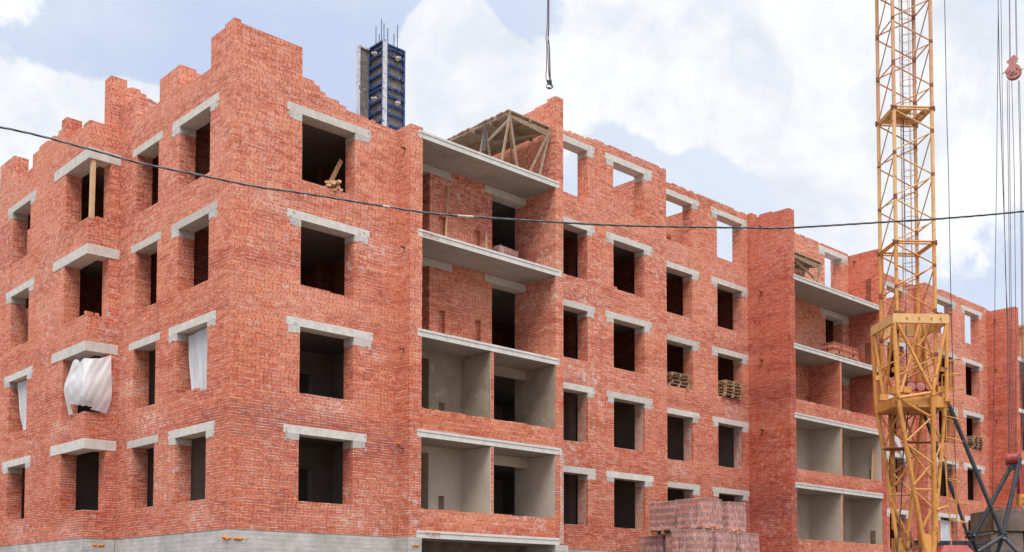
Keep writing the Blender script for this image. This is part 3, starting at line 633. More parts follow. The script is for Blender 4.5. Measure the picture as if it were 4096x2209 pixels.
def brick_unit(m, x, y, z, L=.25, W=.12, H=.088, rz=0.0, rx=0.0):
    R_ = Matrix.Rotation(rz, 3, 'Z')@Matrix.Rotation(rx, 3, 'X'); pts = []
    for dz in (0, H):
        for dx, dy in ((-1, -1), (1, -1), (1, 1), (-1, 1)): pts.append(V(x, y, z)+R_@V(dx*L/2, dy*W/2, dz))
    m.hexa(pts)
loose = [('on the corner ledge of the left wing, third floor', -.86, 7.22, 6.86, .3), ('on the corner ledge beside another brick, left wing third floor', -.6, 7.25, 6.845, 1.2),
         ('at the left end of the second floor sill below the plastic sheet', .07, 2.92, 3.86, 1.5), ('in the middle of the second floor sill below the plastic sheet', .07, 2.35, 3.86, 1.7),
         ('next to the plastic sheet foot on the second floor sill facing left', .08, 2.0, 3.87, 1.4), ('at the left end of a fourth floor sill right of the near balconies', 16.62, YC+.12, 9.86, 0.1),
         ('on the topmost corner ledge at the foot of the timber post', -.62, 7.2, 9.855, .2), ('small brick right of the post on the topmost corner ledge', -.36, 7.22, 9.86, .9),
         ('third in the row on the third floor corner block sill', 2.88, .29, 6.86, .12), ('fourth in the row on the third floor corner block sill', 3.14, .3, 6.86, .0),
         ('at the left end of the third floor corner block sill', 2.35, .28, 6.86, .1), ('second brick on the third floor corner block sill', 2.62, .30, 6.86, .05)]
for s_, x, y, z, rz in loose:
    m = MB(); brick_unit(m, x, y, z, rz=rz); tag(m.build('loose_brick', 'clay'), 'loose brick '+s_, 'brick', 'loose bricks left on sills and ledges')

# plastic sheets
def sheet(name, corners, label, nu=26, nv=34, amp=.05, bulge=0, seed=0, ragged=.0, nrm=V(0, -1, 0), cut=None):
    A, B, C_, D_ = [V(*c) for c in corners]     # top-left, top-right, bottom-right, bottom-left
    rnd = random.Random(seed); ph = [rnd.uniform(0, 6) for _ in range(8)]; m = MB()
    for j in range(nv+1):
        v = j/nv
        for i in range(nu+1):
            u = i/nu; p = (A.lerp(B, u)).lerp(D_.lerp(C_, u), v)
            o = math.sin(u*17+ph[0]+v*2.5)*.5+math.sin(u*31+ph[1]-v*5)*.25+math.sin(v*9+ph[2]+u*6)*.3
            o = amp*o*(.4+.6*v)+bulge*math.sin(math.pi*u)*math.sin(math.pi*v)
            p = p+nrm*o; p.z += -.10*math.sin(math.pi*u)*(1-v)*(bulge > 0)
            if ragged: p.z += ragged*v*(math.sin(u*9+ph[3])+.5*math.sin(u*23+ph[4]))
            m.v.append(tuple(p))
    for j in range(nv):
        for i in range(nu):
            if cut and cut(i/nu, j/nv): continue
            a = j*(nu+1)+i; m.f.append((a, a+1, a+nu+2, a+nu+1)); m.mi.append(0)
    return tag(m.build(name, 'sheet', smooth=True), label, 'plastic sheet')
sheet('plastic_sheet', [(.28, 2.95, 5.62), (.2, 1.27, 5.66), (.2, 1.27, 3.75), (.25, 2.6, 3.86)], 'white plastic sheet hung inside the second floor window left of the building corner', nrm=V(-1, 0, 0), seed=1)
def pl(u, v, i, c): d = FW*F+RT*(u-2048)+UP*(PY-v); return CAMP+d*((c-CAMP[i])/d[i])
def wp(x, y, i, c): return pl(230+.216*x, 1380+.216*y, i, c)
rows = []
for L_, m_, r_, bl_ in (((300, 290), (500, 235), (1000, 190), 0), ((215, 520), (490, 480), (1003, 400), .10), ((130, 760), (480, 760), (1006, 680), .22), ((145, 1000), (500, 1000), (1000, 1000), .2), ((215, 1305), (560, 1180), (905, 1270), .05)):
    rows.append((wp(*L_, 0, -1.03-bl_*.6), wp(*m_, 1, 7.0-bl_*1.2), wp(*r_, 1, 7.03-bl_*.4)))
m = MB(); NU, NV = 44, 44; rnd = random.Random(2); nv_ = V(-.6, -.8, 0)
colsL, colsM, colsR = [catm([r[q] for r in rows], 11) for q in range(3)]
for j in range(NV+1):
    v = j/NV
    for i in range(NU+1):
        u = i/NU; a, b, c = colsL[j], colsM[j], colsR[j]
        p = a*(1-u)*(1-2*u)+b*4*u*(1-u)+c*u*(2*u-1) if False else (a.lerp(b, u/.4) if u < .4 else b.lerp(c, (u-.4)/.6))
        rd = .07*math.exp(-((u-.4)/.12)**2); p = p-nv_*rd
        f = .03*abs(math.sin((u*.9+v*1.1)*6+.5))*(1-.5*v)+.02*math.sin((u*2.0+v*.5)*7)*u+.012*abs(math.sin(u*17-v*11))+.008*math.sin(u*31+v*23)
        f += .10*math.exp(-((u-(.12-.02*v))/.03)**2)*(1-abs(v-.4))
        p = p+nv_*f; p.z += -.07*math.sin(math.pi*min(1, max(0, (u-.4)/.6)))*(1-v)**4-.10*math.exp(-((u-.25)/.07)**2)*(1-v)**5
        m.v.append(tuple(p))
for j in range(NV):
    for i in range(NU):
        u, v = i/NU, j/NV
        if (u-.50)**2*22+(v-.80)**2*40 < .012 or (u-.50)**2*22+(v-.92)**2*40 < .02 or (.09 < u < .46 and v > .82+.22*(u-.09)): continue
        a = j*(NU+1)+i; m.f.append((a, a+1, a+NU+2, a+NU+1)); m.mi.append(0)
tag(m.build('plastic_sheet', 'sheet', smooth=True), 'large torn white plastic sheet bulging round the second floor corner opening', 'plastic sheet')
sheet('plastic_sheet', [(-.8, 13.43, 5.66), (-.78, 12.1, 5.62), (-.78, 12.1, 3.85), (-.8, 12.95, 3.9)], 'narrow white plastic strip in the leftmost second floor window', nrm=V(-1, 0, 0), seed=3, nu=14)
sheet('plastic_sheet', [(.3, 5.0, 4.15), (.3, 4.45, 4.15), (.3, 4.45, 3.85), (.3, 5.1, 3.82)], 'small scrap of white plastic at the foot of a second floor window facing left', nrm=V(-1, 0, 0), seed=4, nu=10, nv=8, amp=.02)
sheet('plastic_sheet', [(43.6, YG+.2, 2.6), (45.2, YG+.25, 2.55), (45.3, YG+.2, .85), (43.5, YG+.2, .85)], 'white plastic sheet in a ground floor window behind the ladder of the crane', seed=8, amp=.07)
sheet('plastic_sheet', [(39.2, YF-.05, 7.0), (40.0, YF-.05, 6.8), (41.3, YF-.12, 4.4), (40.9, YF-.12, 5.2)], 'white plastic rag hanging out of a window behind the yellow crane base', seed=9, nu=12, amp=.08)

# ------------------------------------------------------------------ pallets and brick packs
def pallet_mesh(w=.8, L=1.2):
    m = MB()
    for y in (-L/2+.05, 0, L/2-.05):
        m.box(-w/2, w/2, y-.045, y+.045, .0, .02)
        for x in (-w/2+.06, 0, w/2-.06): m.box(x-.05, x+.05, y-.045, y+.045, .02, .095)
        m.box(-w/2, w/2, y-.05, y+.05, .095, .115)
    n = 5
    for i in range(n):
        x = -w/2+.06+(w-.12)*i/(n-1); m.box(x-.055, x+.055, -L/2, L/2, .115, .137)
    return m
PAL0 = None
def pallet(loc, rz, label, group, sx=1):
    global PAL0
    if PAL0 is None:
        o = pallet_mesh().build('pallet', 'pallet'); PAL0 = o
    else:
        o = PAL0.copy(); COL.objects.link(o)
    o.location = loc; o.rotation_euler = (random.uniform(-.02, .02), random.uniform(-.015, .015), rz); o.scale = (sx, 1, 1)
    return tag(o, label, 'pallet', group)
ords = ['lowest', 'second from the bottom', 'third from the bottom', 'fourth from the bottom', 'fifth from the bottom', 'topmost', 'seventh']
def stack(x, y, z, n, where, grp, rz, sx=1, jit=.05):
    for i in range(n):
        w_ = 'topmost' if i == n-1 else ords[i]
        pallet((x+random.uniform(-jit, jit), y+random.uniform(-jit, jit)*.6, z+i*.139), rz+random.uniform(-.07, .07), 'pallet %s in the stack %s' % (w_, where), grp, sx)
stack(21.35, YD+.35, 6.845, 4, 'in the left third floor window', 'pallets stacked in the third floor windows', math.pi/2, 1.0, .09)
stack(24.85, YD+.25, 6.845, 5, 'in the third floor window by the pier', 'pallets stacked beside the pier', math.pi/2)
stack(48.1, YG+.25, 6.845, 5, 'in the third floor window past the crane', 'pallets stacked in the window right of the crane', math.pi/2)

def brick_load(m, w, L, n, seed=0, hl=.125):
    r = random.Random(seed); z = 0
    for k in range(n):
        if k % 2 == 0:   # bricks on edge, narrow faces out
            m.cur = 0; c = int(w/.072)
            for side in (0, 1):
                for i in range(c):
                    if r.random() < .12: continue
                    x = -w/2+(i+.5)*w/c; y0, y1 = ((-L/2, -L/2+.25) if side == 0 else (L/2-.25, L/2)); j = r.uniform(-.006, .006)
                    m.box(x-.029, x+.029, y0+j, y1+j, z, z+hl-.006)
            c = int(L/.26)
            for side in (0, 1):
                for i in range(c):
                    y = -L/2+(i+.5)*L/c; x0, x1 = ((-w/2-.002, -w/2+.07) if side == 0 else (w/2-.07, w/2+.002)); m.box(x0, x1, y-.125, y+.125, z+.001, z+hl-.012)
        else:
            c = int(w/.25)
            for side in (0, 1):
                for i in range(c):
                    x = -w/2+(i+.5)*w/c; y0, y1 = ((-L/2, -L/2+.12) if side == 0 else (L/2-.12, L/2)); m.cur = 1; j = r.uniform(-.006, .006)
                    m.box(x-w/c/2+.004, x+w/c/2-.004, y0+j, y1+j, z, z+hl-.006)
            m.cur = 1; c = int(L/.25)
            for side in (0, 1):
                for i in range(c):
                    y = -L/2+(i+.5)*L/c; x0, x1 = ((-w/2-.004, -w/2+.12) if side == 0 else (w/2-.12, w/2+.004)); m.box(x0, x1, y-.118, y+.118, z+.001, z+hl-.012)
        z += hl
    m.cur = 0; m.box(-w/2+.12, w/2-.12, -L/2+.12, L/2-.12, .001, z-.008)
    return z
def film_mesh(w, L, h, seed):
    r = random.Random(seed); m = MB(); n = 12; ring = []
    per = []
    for i in range(n): per.append((-1+2*i/n, -1))
    for i in range(n): per.append((1, -1+2*i/n))
    for i in range(n): per.append((1-2*i/n, 1))
    for i in range(n): per.append((-1, 1-2*i/n))
    nz = 10; ph = [r.uniform(0, 6) for _ in range(6)]
    for j in range(nz+1):
        for q, (a, b) in enumerate(per):
            z = h*(1-j/nz); o = .012+.014*math.sin(q*1.7+ph[0]+j*.8)+.01*math.sin(q*3.1+j*1.3+ph[1])
            if j == nz: z += .05*math.sin(q*.9+ph[2]); o += .03*abs(math.sin(q*.7+ph[3]))
            m.v.append((a*(w/2+.012+max(o, -.006)), b*(L/2+.012+max(o, -.006)), z+(.012 if j == 0 else 0)))
    N_ = len(per)
    for j in range(nz):
        for q in range(N_): q2 = (q+1) % N_; m.f.append((j*N_+q, j*N_+q2, (j+1)*N_+q2, (j+1)*N_+q)); m.mi.append(0)
    m.f.append(tuple(range(N_))); m.mi.append(0)
    return m
def brick_pack(loc, rz, w, L, n, label, group=None, film=True, pal=True, seed=0, hl=.125):
    t = thing('brick_pack', label, 'brick pack', (0, 0, 0), group)
    z0 = 0
    if pal:
        p = pallet_mesh(w+.04, L+.04); p.build('pallet', 'pallet', t); z0 = .14
    m = MB(); h = brick_load(m, w, L, n, seed, hl); m.v = [(a, b, c+z0) for a, b, c in m.v]; m.build('brick_load', ['clay', 'clay_hole'], t)
    if film:
        f = film_mesh(w, L, h, seed); f.v = [(a, b, c+z0) for a, b, c in f.v]; f.build('shrink_film', 'film', t, smooth=True)
    t.location = loc; t.rotation_euler = (0, 0, rz); return t, z0+h
# ------------------------------------------------------------------ brick packs on the ground and on the slabs
GP = 'shrink wrapped brick packs stacked in front of the wall'
def corner_pack(u, d, z, w, L, n, label, seed, rz=0, group=GP):
    vx = PY-((z-CAMP.z)/d-FW.z)/UP.z*F if False else None
    # point at depth d on the vertical through column u, at height z
    p = px(u, 2120, d); off = Matrix.Rotation(rz, 3, 'Z')@V(w/2, L/2, 0)
    return brick_pack((p.x+off.x, p.y+off.y, z), rz, w, L, n, label, group, seed=seed)
zb = -.66; n8 = 8
corner_pack(2775, 36.8, zb+.04, 1.02, .92, 8, 'lower tier wrapped pack with visible brick ends, directly under the highest pack', 11)
corner_pack(2872, 37.5, zb+.04, 1.0, .92, 8, 'lower tier pack with misted film, between the brick ends pack and the rightmost one', 12)
corner_pack(2969, 38.5, zb+.02, 1.02, 1.0, 8, 'rightmost lower tier pack with bare orange bricks showing along its top edge', 13, .02)
corner_pack(2761, 38.8, zb+.04, 1.02, 1.1, 8, 'lower tier pack left of the dark gap in the row of wrapped bricks', 14)
corner_pack(2649, 39.9, zb+.02, 1.02, 1.12, 8, 'leftmost lower tier pack of wrapped bricks with rippled film', 15, -.04)
zt2 = zb+.04+.14+1.0+.015
P2, _ = corner_pack(2813, 38.0, zt2, 1.05, 1.15, 8, 'highest middle wrapped pack with orange bricks showing through torn film', 16)
corner_pack(2702, 39.15, zt2, 1.02, 1.15, 8, 'leftmost upper tier pack of the wrapped brick stack', 17, .03)
corner_pack(2916, 39.4, zt2, .98, 1.05, 8, 'upper tier pack at the right, next to the tall brick pier', 18, -.02)
# packs on the building
brick_pack((10.62, 1.0, 9.18), .12, .95, .7, 5, 'small brick pack in plastic film standing in the fourth floor balcony doorway', None, seed=21)
brick_pack((21.25, 2.95, 12.17), .08, .9, .9, 9, 'brick pack on a pallet in the left top floor window of the set back wall', None, film=False, seed=22)
brick_pack((31.0, .12, 9.18), .0, 2.2, .62, 4, 'open pack of new bricks on a pallet on the far fourth floor balcony slab', None, film=False, seed=23)
pallet((28.4, .6, 9.18), .1, 'empty pallet lying flat on the far fourth floor balcony slab', None)

# ------------------------------------------------------------------ timber trestle platforms
def trestle(name, x0, x1, y0, y1, zt, zb, label, rnd):
    t = thing(name, label, 'scaffold', ((x0+x1)/2, (y0+y1)/2, zb)); r = random.Random(rnd)
    m = MB(); y = y0
    while y < y1-.05:
        m.box(x0+r.uniform(-.04, .03), x1+r.uniform(-.03, .05), y+.006, y+.145, zt-.03+r.uniform(-.004, .004), zt+.01); y += .15
    m.build('deck', 'wood', t)
    m = MB()
    for x in (x0+.06, (x0+x1)/2, x1-.06): m.box(x-.04, x+.04, y0, y1, zt-.13, zt-.035)
    for y in (y0+.05, y0+.9, (y0+y1)/2+.2, y1-.05): m.box(x0, x1, y-.03, y+.03, zt-.22, zt-.132)
    m.bar((x0, y0+.02, zt-.20), (x1, y0+.02, zt-.32), .05, .09)
    m.build('frame', 'wood', t)
    xs = (x0+.05, x1-.05)
    for xi, x in enumerate(xs):
        for y in (y0+.02, y1-.1 if xi else y0+1.2):
            for s_ in (-1, 1):
                f = x+s_*.38
                if xi: f = x-(.95 if s_ < 0 else .45)
                MB().bar((x, y, zt-.15), (f, y+.03*s_, zb), .07, .05, V(0, 1, 0)).build('leg', 'wood', t)
    MB().bar((x0+.05, y0+.03, zt-.3), (x0+.05, y0+1.2, zt-.75), .06, .08).bar((x0+.1, y0+.06, zt-.2), (x1-.1, y1*.5, zt-.75), .06, .08).bar((x1-.1, y0+.06, zt-.2), (x0+.6, y0+1.4, zt-.5), .06, .08).build('brace', 'wood', t)
    return t
TR = trestle('timber_trestle', 9.57, 11.5, -.5, 2.62, 14.0, 12.18, 'weathered timber trestle platform standing on the top slab of the near balcony bay', 3)
m = MB(); m.bar((9.5, .62, 13.1), (9.52, .6, 13.75), .16, .1).bar((9.42, .55, 12.9), (9.46, .58, 13.4), .12, .06); tag(m.build('work_jacket', 'black'), 'dark work jacket hanging from the left edge of the timber trestle platform', 'jacket')
T2 = trestle('timber_trestle', 27.3, 29.9, .35, 1.28, 13.55, 12.18, 'low timber trestle half hidden behind the tall pier on the far balcony slab', 4)
m = MB().box(50.3, 54, -.5, .6, 13.95, 14.1); m.cur = 0
for x in (50.4, 52, 53.8): m.box(x-.05, x+.05, -.45, -.35, 12.25, 13.95).box(x-.05, x+.05, .45, .55, 12.25, 13.95)
m.box(50.3, 54, -.52, -.46, 13.6, 13.72); tag(m.build('yellow_staging', 'yellow_pale'), 'yellow staging platform on the top slab at the right edge of the picture', 'scaffold')

# ------------------------------------------------------------------ column formwork
FT = thing('column_formwork', 'tall blue steel column formwork with cement stains and rebar sticking out of its top', 'formwork', (6.3, 1.8, 12.17))
def panel(o, du, dn, w, h, ribs, nuts, th=.11):
    """o: lower corner, du: direction along the panel, dn: outward normal"""
    o, du, dn = V(*o), V(*du), V(*dn); up = V(0, 0, 1)
    def bx(m, u0, u1, n0, n1, z0, z1):
        pts = [o+du*u+dn*n_+up*z for z in (z0, z1) for u, n_ in ((u0, n0), (u1, n0), (u1, n1), (u0, n1))]; m.hexa(pts)
    m = MB(); bx(m, .03, w-.03, -.01, .02, 0.02, h-.02); p = m.build('panel_plywood', 'ply', FT)
    m = MB()
    for z in ribs:
        bx(m, .055, w-.055, .021, th-.02, z, z+.012); bx(m, .055, w-.055, .021, th-.012, z+.055, z+.067); bx(m, .055, w-.055, th-.03, th-.012, z+.012, z+.03)
        q = .1
        while q < w-.1: bx(m, q, q+.03, th-.03, th-.012, z+.03, z+.055); q += .075
    bx(m, 0, w, 0, th, h-.045, h); bx(m, 0, w, 0, th, 0, .05); bx(m, 0, .05, .0, th-.004, .05, h-.045)
    m.build('panel_rib', 'blue', FT)
    m = MB(); bx(m, w-.05, w, 0, th, .05, h-.045); m.build('panel_edge', 'blue', FT)
    for z, q in nuts:
        m = MB(); c = o+du*q+up*z; m.tube(c+dn*(th-.02), c+dn*(th+.03), .075, 10).tube(c+dn*(th+.03), c+dn*(th+.14), .028, 8).bar(c+dn*(th+.05)-du*.07, c+dn*(th+.05)+du*.07, .05, .04); m.build('tie_nut', 'nut', FT)
H_ = 3.53; rb = [.25, .55, .95, 1.28, 1.62, 2.0, 2.13, 2.45, 2.78, 3.1, 3.3]
rb2 = [.2, .5, .85, 1.2, 1.5, 1.78, 2.05, 2.45, 2.8, 3.1, 3.32]
Zb = 12.17
panel((6.045, 1.45, Zb), (1, 0, 0), (0, -1, 0), .72, H_-.06, rb2, [(3.1, .4), (1.65, .4)])
panel((5.99, 2.14, Zb), (0, -1, 0), (-1, 0, 0), .79, H_, rb, [(3.2, .4), (1.75, .4)])
MB().box(5.88, 6.04, 1.333, 1.348, Zb, Zb+H_+.02).build('panel_edge', 'blue_edge', FT)
MB().box(5.52, 5.875, 2.10, 2.115, Zb, Zb+H_-.05).build('panel_plywood', 'ply', FT)
MB().box(5.48, 5.52, 2.04, 2.2, Zb, Zb+H_-.05).box(5.52, 5.875, 2.045, 2.1, Zb+H_-.1, Zb+H_-.05).build('panel_edge', 'blue_edge', FT)
MB().box(6.05, 6.7, 2.1, 2.2, Zb, Zb+H_).box(6.66, 6.76, 1.46, 2.1, Zb, Zb+H_-.03).build('panel_back', 'blue', FT)
for x, y, h in ((6.1, 2.02, .75), (6.12, 1.62, .70), (6.3, 2.0, 1.05), (6.25, 1.6, .55), (6.4, 1.8, .35), (6.55, 2.0, .85), (6.5, 1.6, .5), (6.6, 1.55, .8), (6.18, 1.95, .5)):
    MB().tube((x, y, Zb+3.0), (x, y, Zb+H_+h), .016, 6).build('rebar', 'rebar', FT)
MB().tube((6.77, 1.5, Zb+1.1), (7.3, 1.3, Zb), .025, 6).build('prop', 'rebar', FT)

# ------------------------------------------------------------------ overhead cable
cp = [(-700, 395), (0, 509), (350, 595), (557, 652), (795, 700), (1024, 747), (1197, 771), (1595, 835), (1754, 857), (1969, 873), (2399, 899), (2666, 907), (3000, 912), (3154, 912), (3600, 885), (3752, 876), (4096, 846), (4700, 780)]
ctr = catm([px(u, v, 12.5+(u-2048)*.0006) for u, v in cp], 26)
CB = thing('overhead_cable', 'black twisted power cable sagging across the whole view in front of the facades', 'cable', tuple(ctr[0]))
for s_ in range(3):
    pts = []
    L_ = 0
    for i, p in enumerate(ctr):
        if i: L_ += (p-ctr[i-1]).length
        t = L_*11+s_*2*math.pi/3; pts.append(p+V(0, 0, 1)*math.sin(t)*.0062+FW*math.cos(t)*.0062)
    MB().path(pts, .0064, 6).build('cable_strand', 'cable', CB, smooth=True)
def wrap(i0, i1, nm):
    m = MB(); q = ctr[i0:i1]; pts = [p+V(0, 0, .002*math.sin(i*2.1)) for i, p in enumerate(q)]; m.path(pts, .0145, 8); m.build(nm, 'tape', CB, smooth=True)
def near_i(u):
    best = min(range(len(ctr)), key=lambda i: abs((ctr[i]-CAMP).dot(RT)/(ctr[i]-CAMP).dot(FW)*F+2048-u)); return best
wrap(near_i(1830), near_i(1900), 'frayed_tape'); wrap(near_i(1525), near_i(1570), 'frayed_tape')

# ------------------------------------------------------------------ sling hanging over the building
S = thing('crane_sling', 'long thin lifting sling with a cluster of hooks hanging against the sky', 'sling', tuple(px(2195, 350, 40)))
def sp(x, y): return (2150+x*.216, 100+y*.216)
for k, pl in enumerate([[(190, -900), (180, 0), (157, 215), (172, 420), (168, 760), (155, 960), (165, 1020), (195, 1105)], [(205, -900), (203, 0), (192, 220), (196, 600), (205, 850), (218, 1000), (222, 1100)],
                        [(208, -900), (207, 60), (190, 220), (212, 330), (220, 600), (222, 900), (220, 1100)], [(214, -900), (210, 60), (198, 260), (222, 420), (232, 720), (240, 950), (250, 1100)]]):
    MB().path(catm([px(*sp(*q), 40+.05*k) for q in pl], 6), .017, 5).build('sling_leg', 'rope', S, smooth=True)
for k, (hx, hy, sg) in enumerate([(200, 1140, -1), (228, 1150, 1), (245, 1140, 1)]):
    c = px(*sp(hx, hy), 40-.05*k); pts = [c+UP*.16]+[c+(RT*math.cos(a)*sg+UP*math.sin(a))*.075 for a in [math.pi/2-i*.42 for i in range(12)]]
    MB().path(pts, .017, 6).build('hook', 'black', S, smooth=True)
m = MB()
for hx in (185, 205, 218, 240, 250): m.tube(px(*sp(hx, 1020+(hx == 205)*10), 40), px(*sp(hx+8, 1105), 40), .026, 6)
m.build('ferrule', 'black', S)

# ------------------------------------------------------------------ tower crane
A_ = math.radians(39.5); E1 = V(math.cos(A_), -math.sin(A_), 0); E2 = V(math.sin(A_), math.cos(A_), 0); CC = V(23.76, -6.83, 0)
def loc(a, b, z): return CC+E1*a+E2*b+V(0, 0, z)
ZM = {'K': (3450, 0, .5039), 'L': (3450, 700, .5039), 'M': (3450, 1400, .5825), 'N': (3480, 1050, .324), 'P': (3480, 1350, .324), 'Q': (3480, 1759, .324)}
def pix(k, x, y): z = ZM[k]; return z[0]+z[2]*x, z[1]+z[2]*y
def ray(k, x, y): u, v = pix(k, x, y); return FW*F+RT*(u-2048)+UP*(PY-v)
def B(k, x, y, b): d = ray(k, x, y); return CAMP+d*((b-(CAMP-CC).dot(E2))/d.dot(E2))
def Aa(k, x, y, a): d = ray(k, x, y); return CAMP+d*((a-(CAMP-CC).dot(E1))/d.dot(E1))
def la(p): return (p-CC).dot(E1), (p-CC).dot(E2), p.z
CR = thing('tower_crane', 'yellow lattice tower crane standing on a tapered portal base in front of the building', 'crane', (CC.x, CC.y, -1.75))
hs = .71; ZR = 16.09; SEC = 4.97
rings = [ZR-2*SEC, ZR-SEC, ZR, ZR+SEC, ZR+2*SEC]
mats = {0: 'yellow', 1: 'yellow_pale', 2: 'yellow_rust', 3: 'yellow_rust'}
corn = {'F': (-hs, -hs), 'R': (hs, -hs), 'B': (hs, hs), 'L': (-hs, hs)}
for i in range(4):
    z0, z1 = rings[i], rings[i+1]; mt = mats[i]; m = MB()
    if i == 0: z0 = 5.9
    for k, (a, b) in corn.items():
        q = MB(); q.tube(loc(a, b, z0), loc(a, b, z1), .068, 10).build('mast_leg', mt, CR, smooth=False)
    p3 = SEC/3
    zt = [z1-j*p3 for j in range(4)]; zm = [z1-(j+.5)*p3 for j in range(3)]
    r = .027
    m = MB()
    def lc(k, z): a, b = corn[k]; return loc(a, b, z)
    for (na, nb) in (('F', 'R'), ('L', 'B')):
        for j in range(3):
            if zm[j] < z0: continue
            m.tube(lc(na, zt[j]-.08), lc(nb, zm[j]+.04), r, 6)
            if zt[j+1] >= z0-.1: m.tube(lc(nb, zm[j]-.05), lc(na, zt[j+1]+.08), r, 6)
    m.cur = 1
    for k in corn:
        for z in (zt[1:3] if k in 'FL' else zm):
            if z > z0: m.tube(lc(k, z-random.uniform(.04, .11)), lc(k, z+random.uniform(.04, .11)), .0705, 10)
    m.build('diagonal_bracing', [mt, 'rust'], CR)
    m = MB()
    for j in range(3):
        if zt[j+1] >= z0-.1:
            if j < 2: m.tube(lc('L', zt[j+1]), lc('F', zt[j+1]), r, 6)
            m.tube(lc('L', zt[j+1]+.05), lc('F', zt[j]-.05), r*.9, 6)
        if zm[j] > z0: m.tube(lc('B', zm[j]), lc('R', zm[j]), r, 6)
        if j < 2 and zm[j+1] > z0: m.tube(lc('R', zm[j]-.05), lc('B', zm[j+1]+.05), r*.9, 6)
    m.build('side_bracing', mt, CR)

    if i in (1, 2):
        z = z1
    # flange ring at the top of the section
    m = MB()
    for ka, kb in (('F', 'R'), ('R', 'B'), ('B', 'L'), ('L', 'F')):
        m.tube(lc(ka, z1+.04), lc(kb, z1+.04), .04, 8).tube(lc(ka, z1-.05), lc(kb, z1-.05), .035, 8)
    m.build('section_ring', mt, CR)
    m = MB()
    for k, (a, b) in corn.items(): m.tube(loc(a, b, z1-.045), loc(a, b, z1-.01), .115, 8).tube(loc(a, b, z1+.0), loc(a, b, z1+.035), .115, 8).tube(loc(a*1.13, b*1.0, z1-.1), loc(a*1.13, b, z1+.09), .03, 6)
    m.build('flange_bolt', 'rust', CR)
    if i < 3 and i > 0:
        m = MB()  # deck with a hatch opening
        m.hexa([loc(-hs+.1, -hs+.12, z1+.0), loc(.05, -hs+.12, z1), loc(.05, hs-.1, z1), loc(-hs+.1, hs-.1, z1), loc(-hs+.1, -hs+.12, z1+.02), loc(.05, -hs+.12, z1+.02), loc(.05, hs-.1, z1+.02), loc(-hs+.1, hs-.1, z1+.02)])
        m.hexa([loc(.05, .1, z1), loc(hs-.1, .1, z1), loc(hs-.1, hs-.1, z1), loc(.05, hs-.1, z1), loc(.05, .1, z1+.02), loc(hs-.1, .1, z1+.02), loc(hs-.1, hs-.1, z1+.02), loc(.05, hs-.1, z1+.02)])
        m.hexa([loc(.42, -hs+.12, z1), loc(hs-.1, -hs+.12, z1), loc(hs-.1, .1, z1), loc(.42, .1, z1), loc(.42, -hs+.12, z1+.02), loc(hs-.1, -hs+.12, z1+.02), loc(hs-.1, .1, z1+.02), loc(.42, .1, z1+.02)])
        for b in (-.3, .2): m.bar(loc(-hs+.1, b, z1-.03), loc(hs-.1, b, z1-.03), .04, .05)
        d_ = m.build('mast_platform', 'orange_deck' if i == 2 else 'yellow_pale', CR)
        m = MB(); m.bar(loc(.02, .08, z1+.04), loc(.40, .16, z1+.42), .02, .45, V(E2.x, E2.y, .3)); m.bar(loc(-.1, -.5, z1+.06), loc(.6, -.5, z1+.06), .02, .09); m.bar(loc(-hs+.1, -.5, z1+.08), loc(-hs+.1, .5, z1+.08), .02, .13)
        m.build('hatch_cover', mt, d_)
# ladder inside the mast
m = MB()
for a in (-.17, .17): m.tube(loc(a+.06, .1, 9), loc(a+.06, .1, 26), .014, 5)
z = 9
while z < 26: m.tube(loc(-.11, .1, z), loc(.23, .1, z), .008, 4); z += .32
m.build('ladder', 'yellow_rust', CR)
m = MB()
def hoop(m, fc, z, r0, n=12, tilt=0):
    pts = [fc(r0*math.sin(t), r0*(math.cos(t)-1)*1.0, z+tilt*math.cos(t)) for t in [math.pi*2*(i/n) for i in range(n+1)]]; m.path(pts, .009, 4)
for z in [9.6+.85*i for i in range(19)]: hoop(m, lambda a, b, zz: loc(.06+a, .08+b, zz), z, .3)
for a in (-.25, .0, .3): m.tube(loc(a+.02, -.2-.2*(a == 0), 9), loc(a+.1, -.2-.2*(a == 0), 26), .007, 4)
m.build('ladder_cage', 'rust', CR)
m = MB(); m.path([loc(.02, .25, 26), loc(.05, .22, 20), loc(.03, .2, 16), loc(.04, .22, 12), loc(.02, .2, 8), loc(.0, .1, 5), loc(-.25, .0, 3.4), loc(-.35, 0, 1.6), loc(-.55, 0, -.2)], .022, 6); m.build('power_lead', 'cable', CR)

# collar
bn = -1.0
F0 = B('N', 295, 690, bn); R0 = B('N', 945, 695, bn); af, _, zc = la(F0); ar = la(R0)[0]
L0 = Aa('N', 35, 835, af); bl_ = la(L0)[1]; bl_ = min(max(bl_, .8), 1.5)
def ringbeam(name, a0, a1, b0, b1, z, h, w, mat, ext=.06):
    t = MB()
    t.bar(loc(a0-ext, b0, z), loc(a1+ext, b0, z), w, h).bar(loc(a0-ext, b1, z), loc(a1+ext, b1, z), w, h)
    t.bar(loc(a0, b0+w/2+.003, z), loc(a0, b1-w/2-.003, z), w, h-.006).bar(loc(a1, b0+w/2+.003, z), loc(a1, b1-w/2-.003, z), w, h-.006)
    return t.build(name, mat, CR)
ringbeam('collar_frame', af, ar, bn, bl_, zc, .33, .14, 'yellow_pale')
m = MB()
for a, b in ((af, bn), (ar, bn), (af, bl_), (af+.25, bn), (ar-.3, bn)):
    for k in range(5): m.tube(loc(a+random.uniform(-.12, .2), b+random.uniform(-.05, .05), zc+.17), loc(a+random.uniform(-.12, .2), b, zc+.17+random.uniform(.05, .11)), .03, 6)
m.build('clamp_bolt', 'rust', CR)
m = MB()
for a in (af+.45, af+.9, af+1.35, ar-.25): m.tube(loc(a, bn-.07, zc+.02), loc(a, bn-.12, zc+.02), .035, 8)
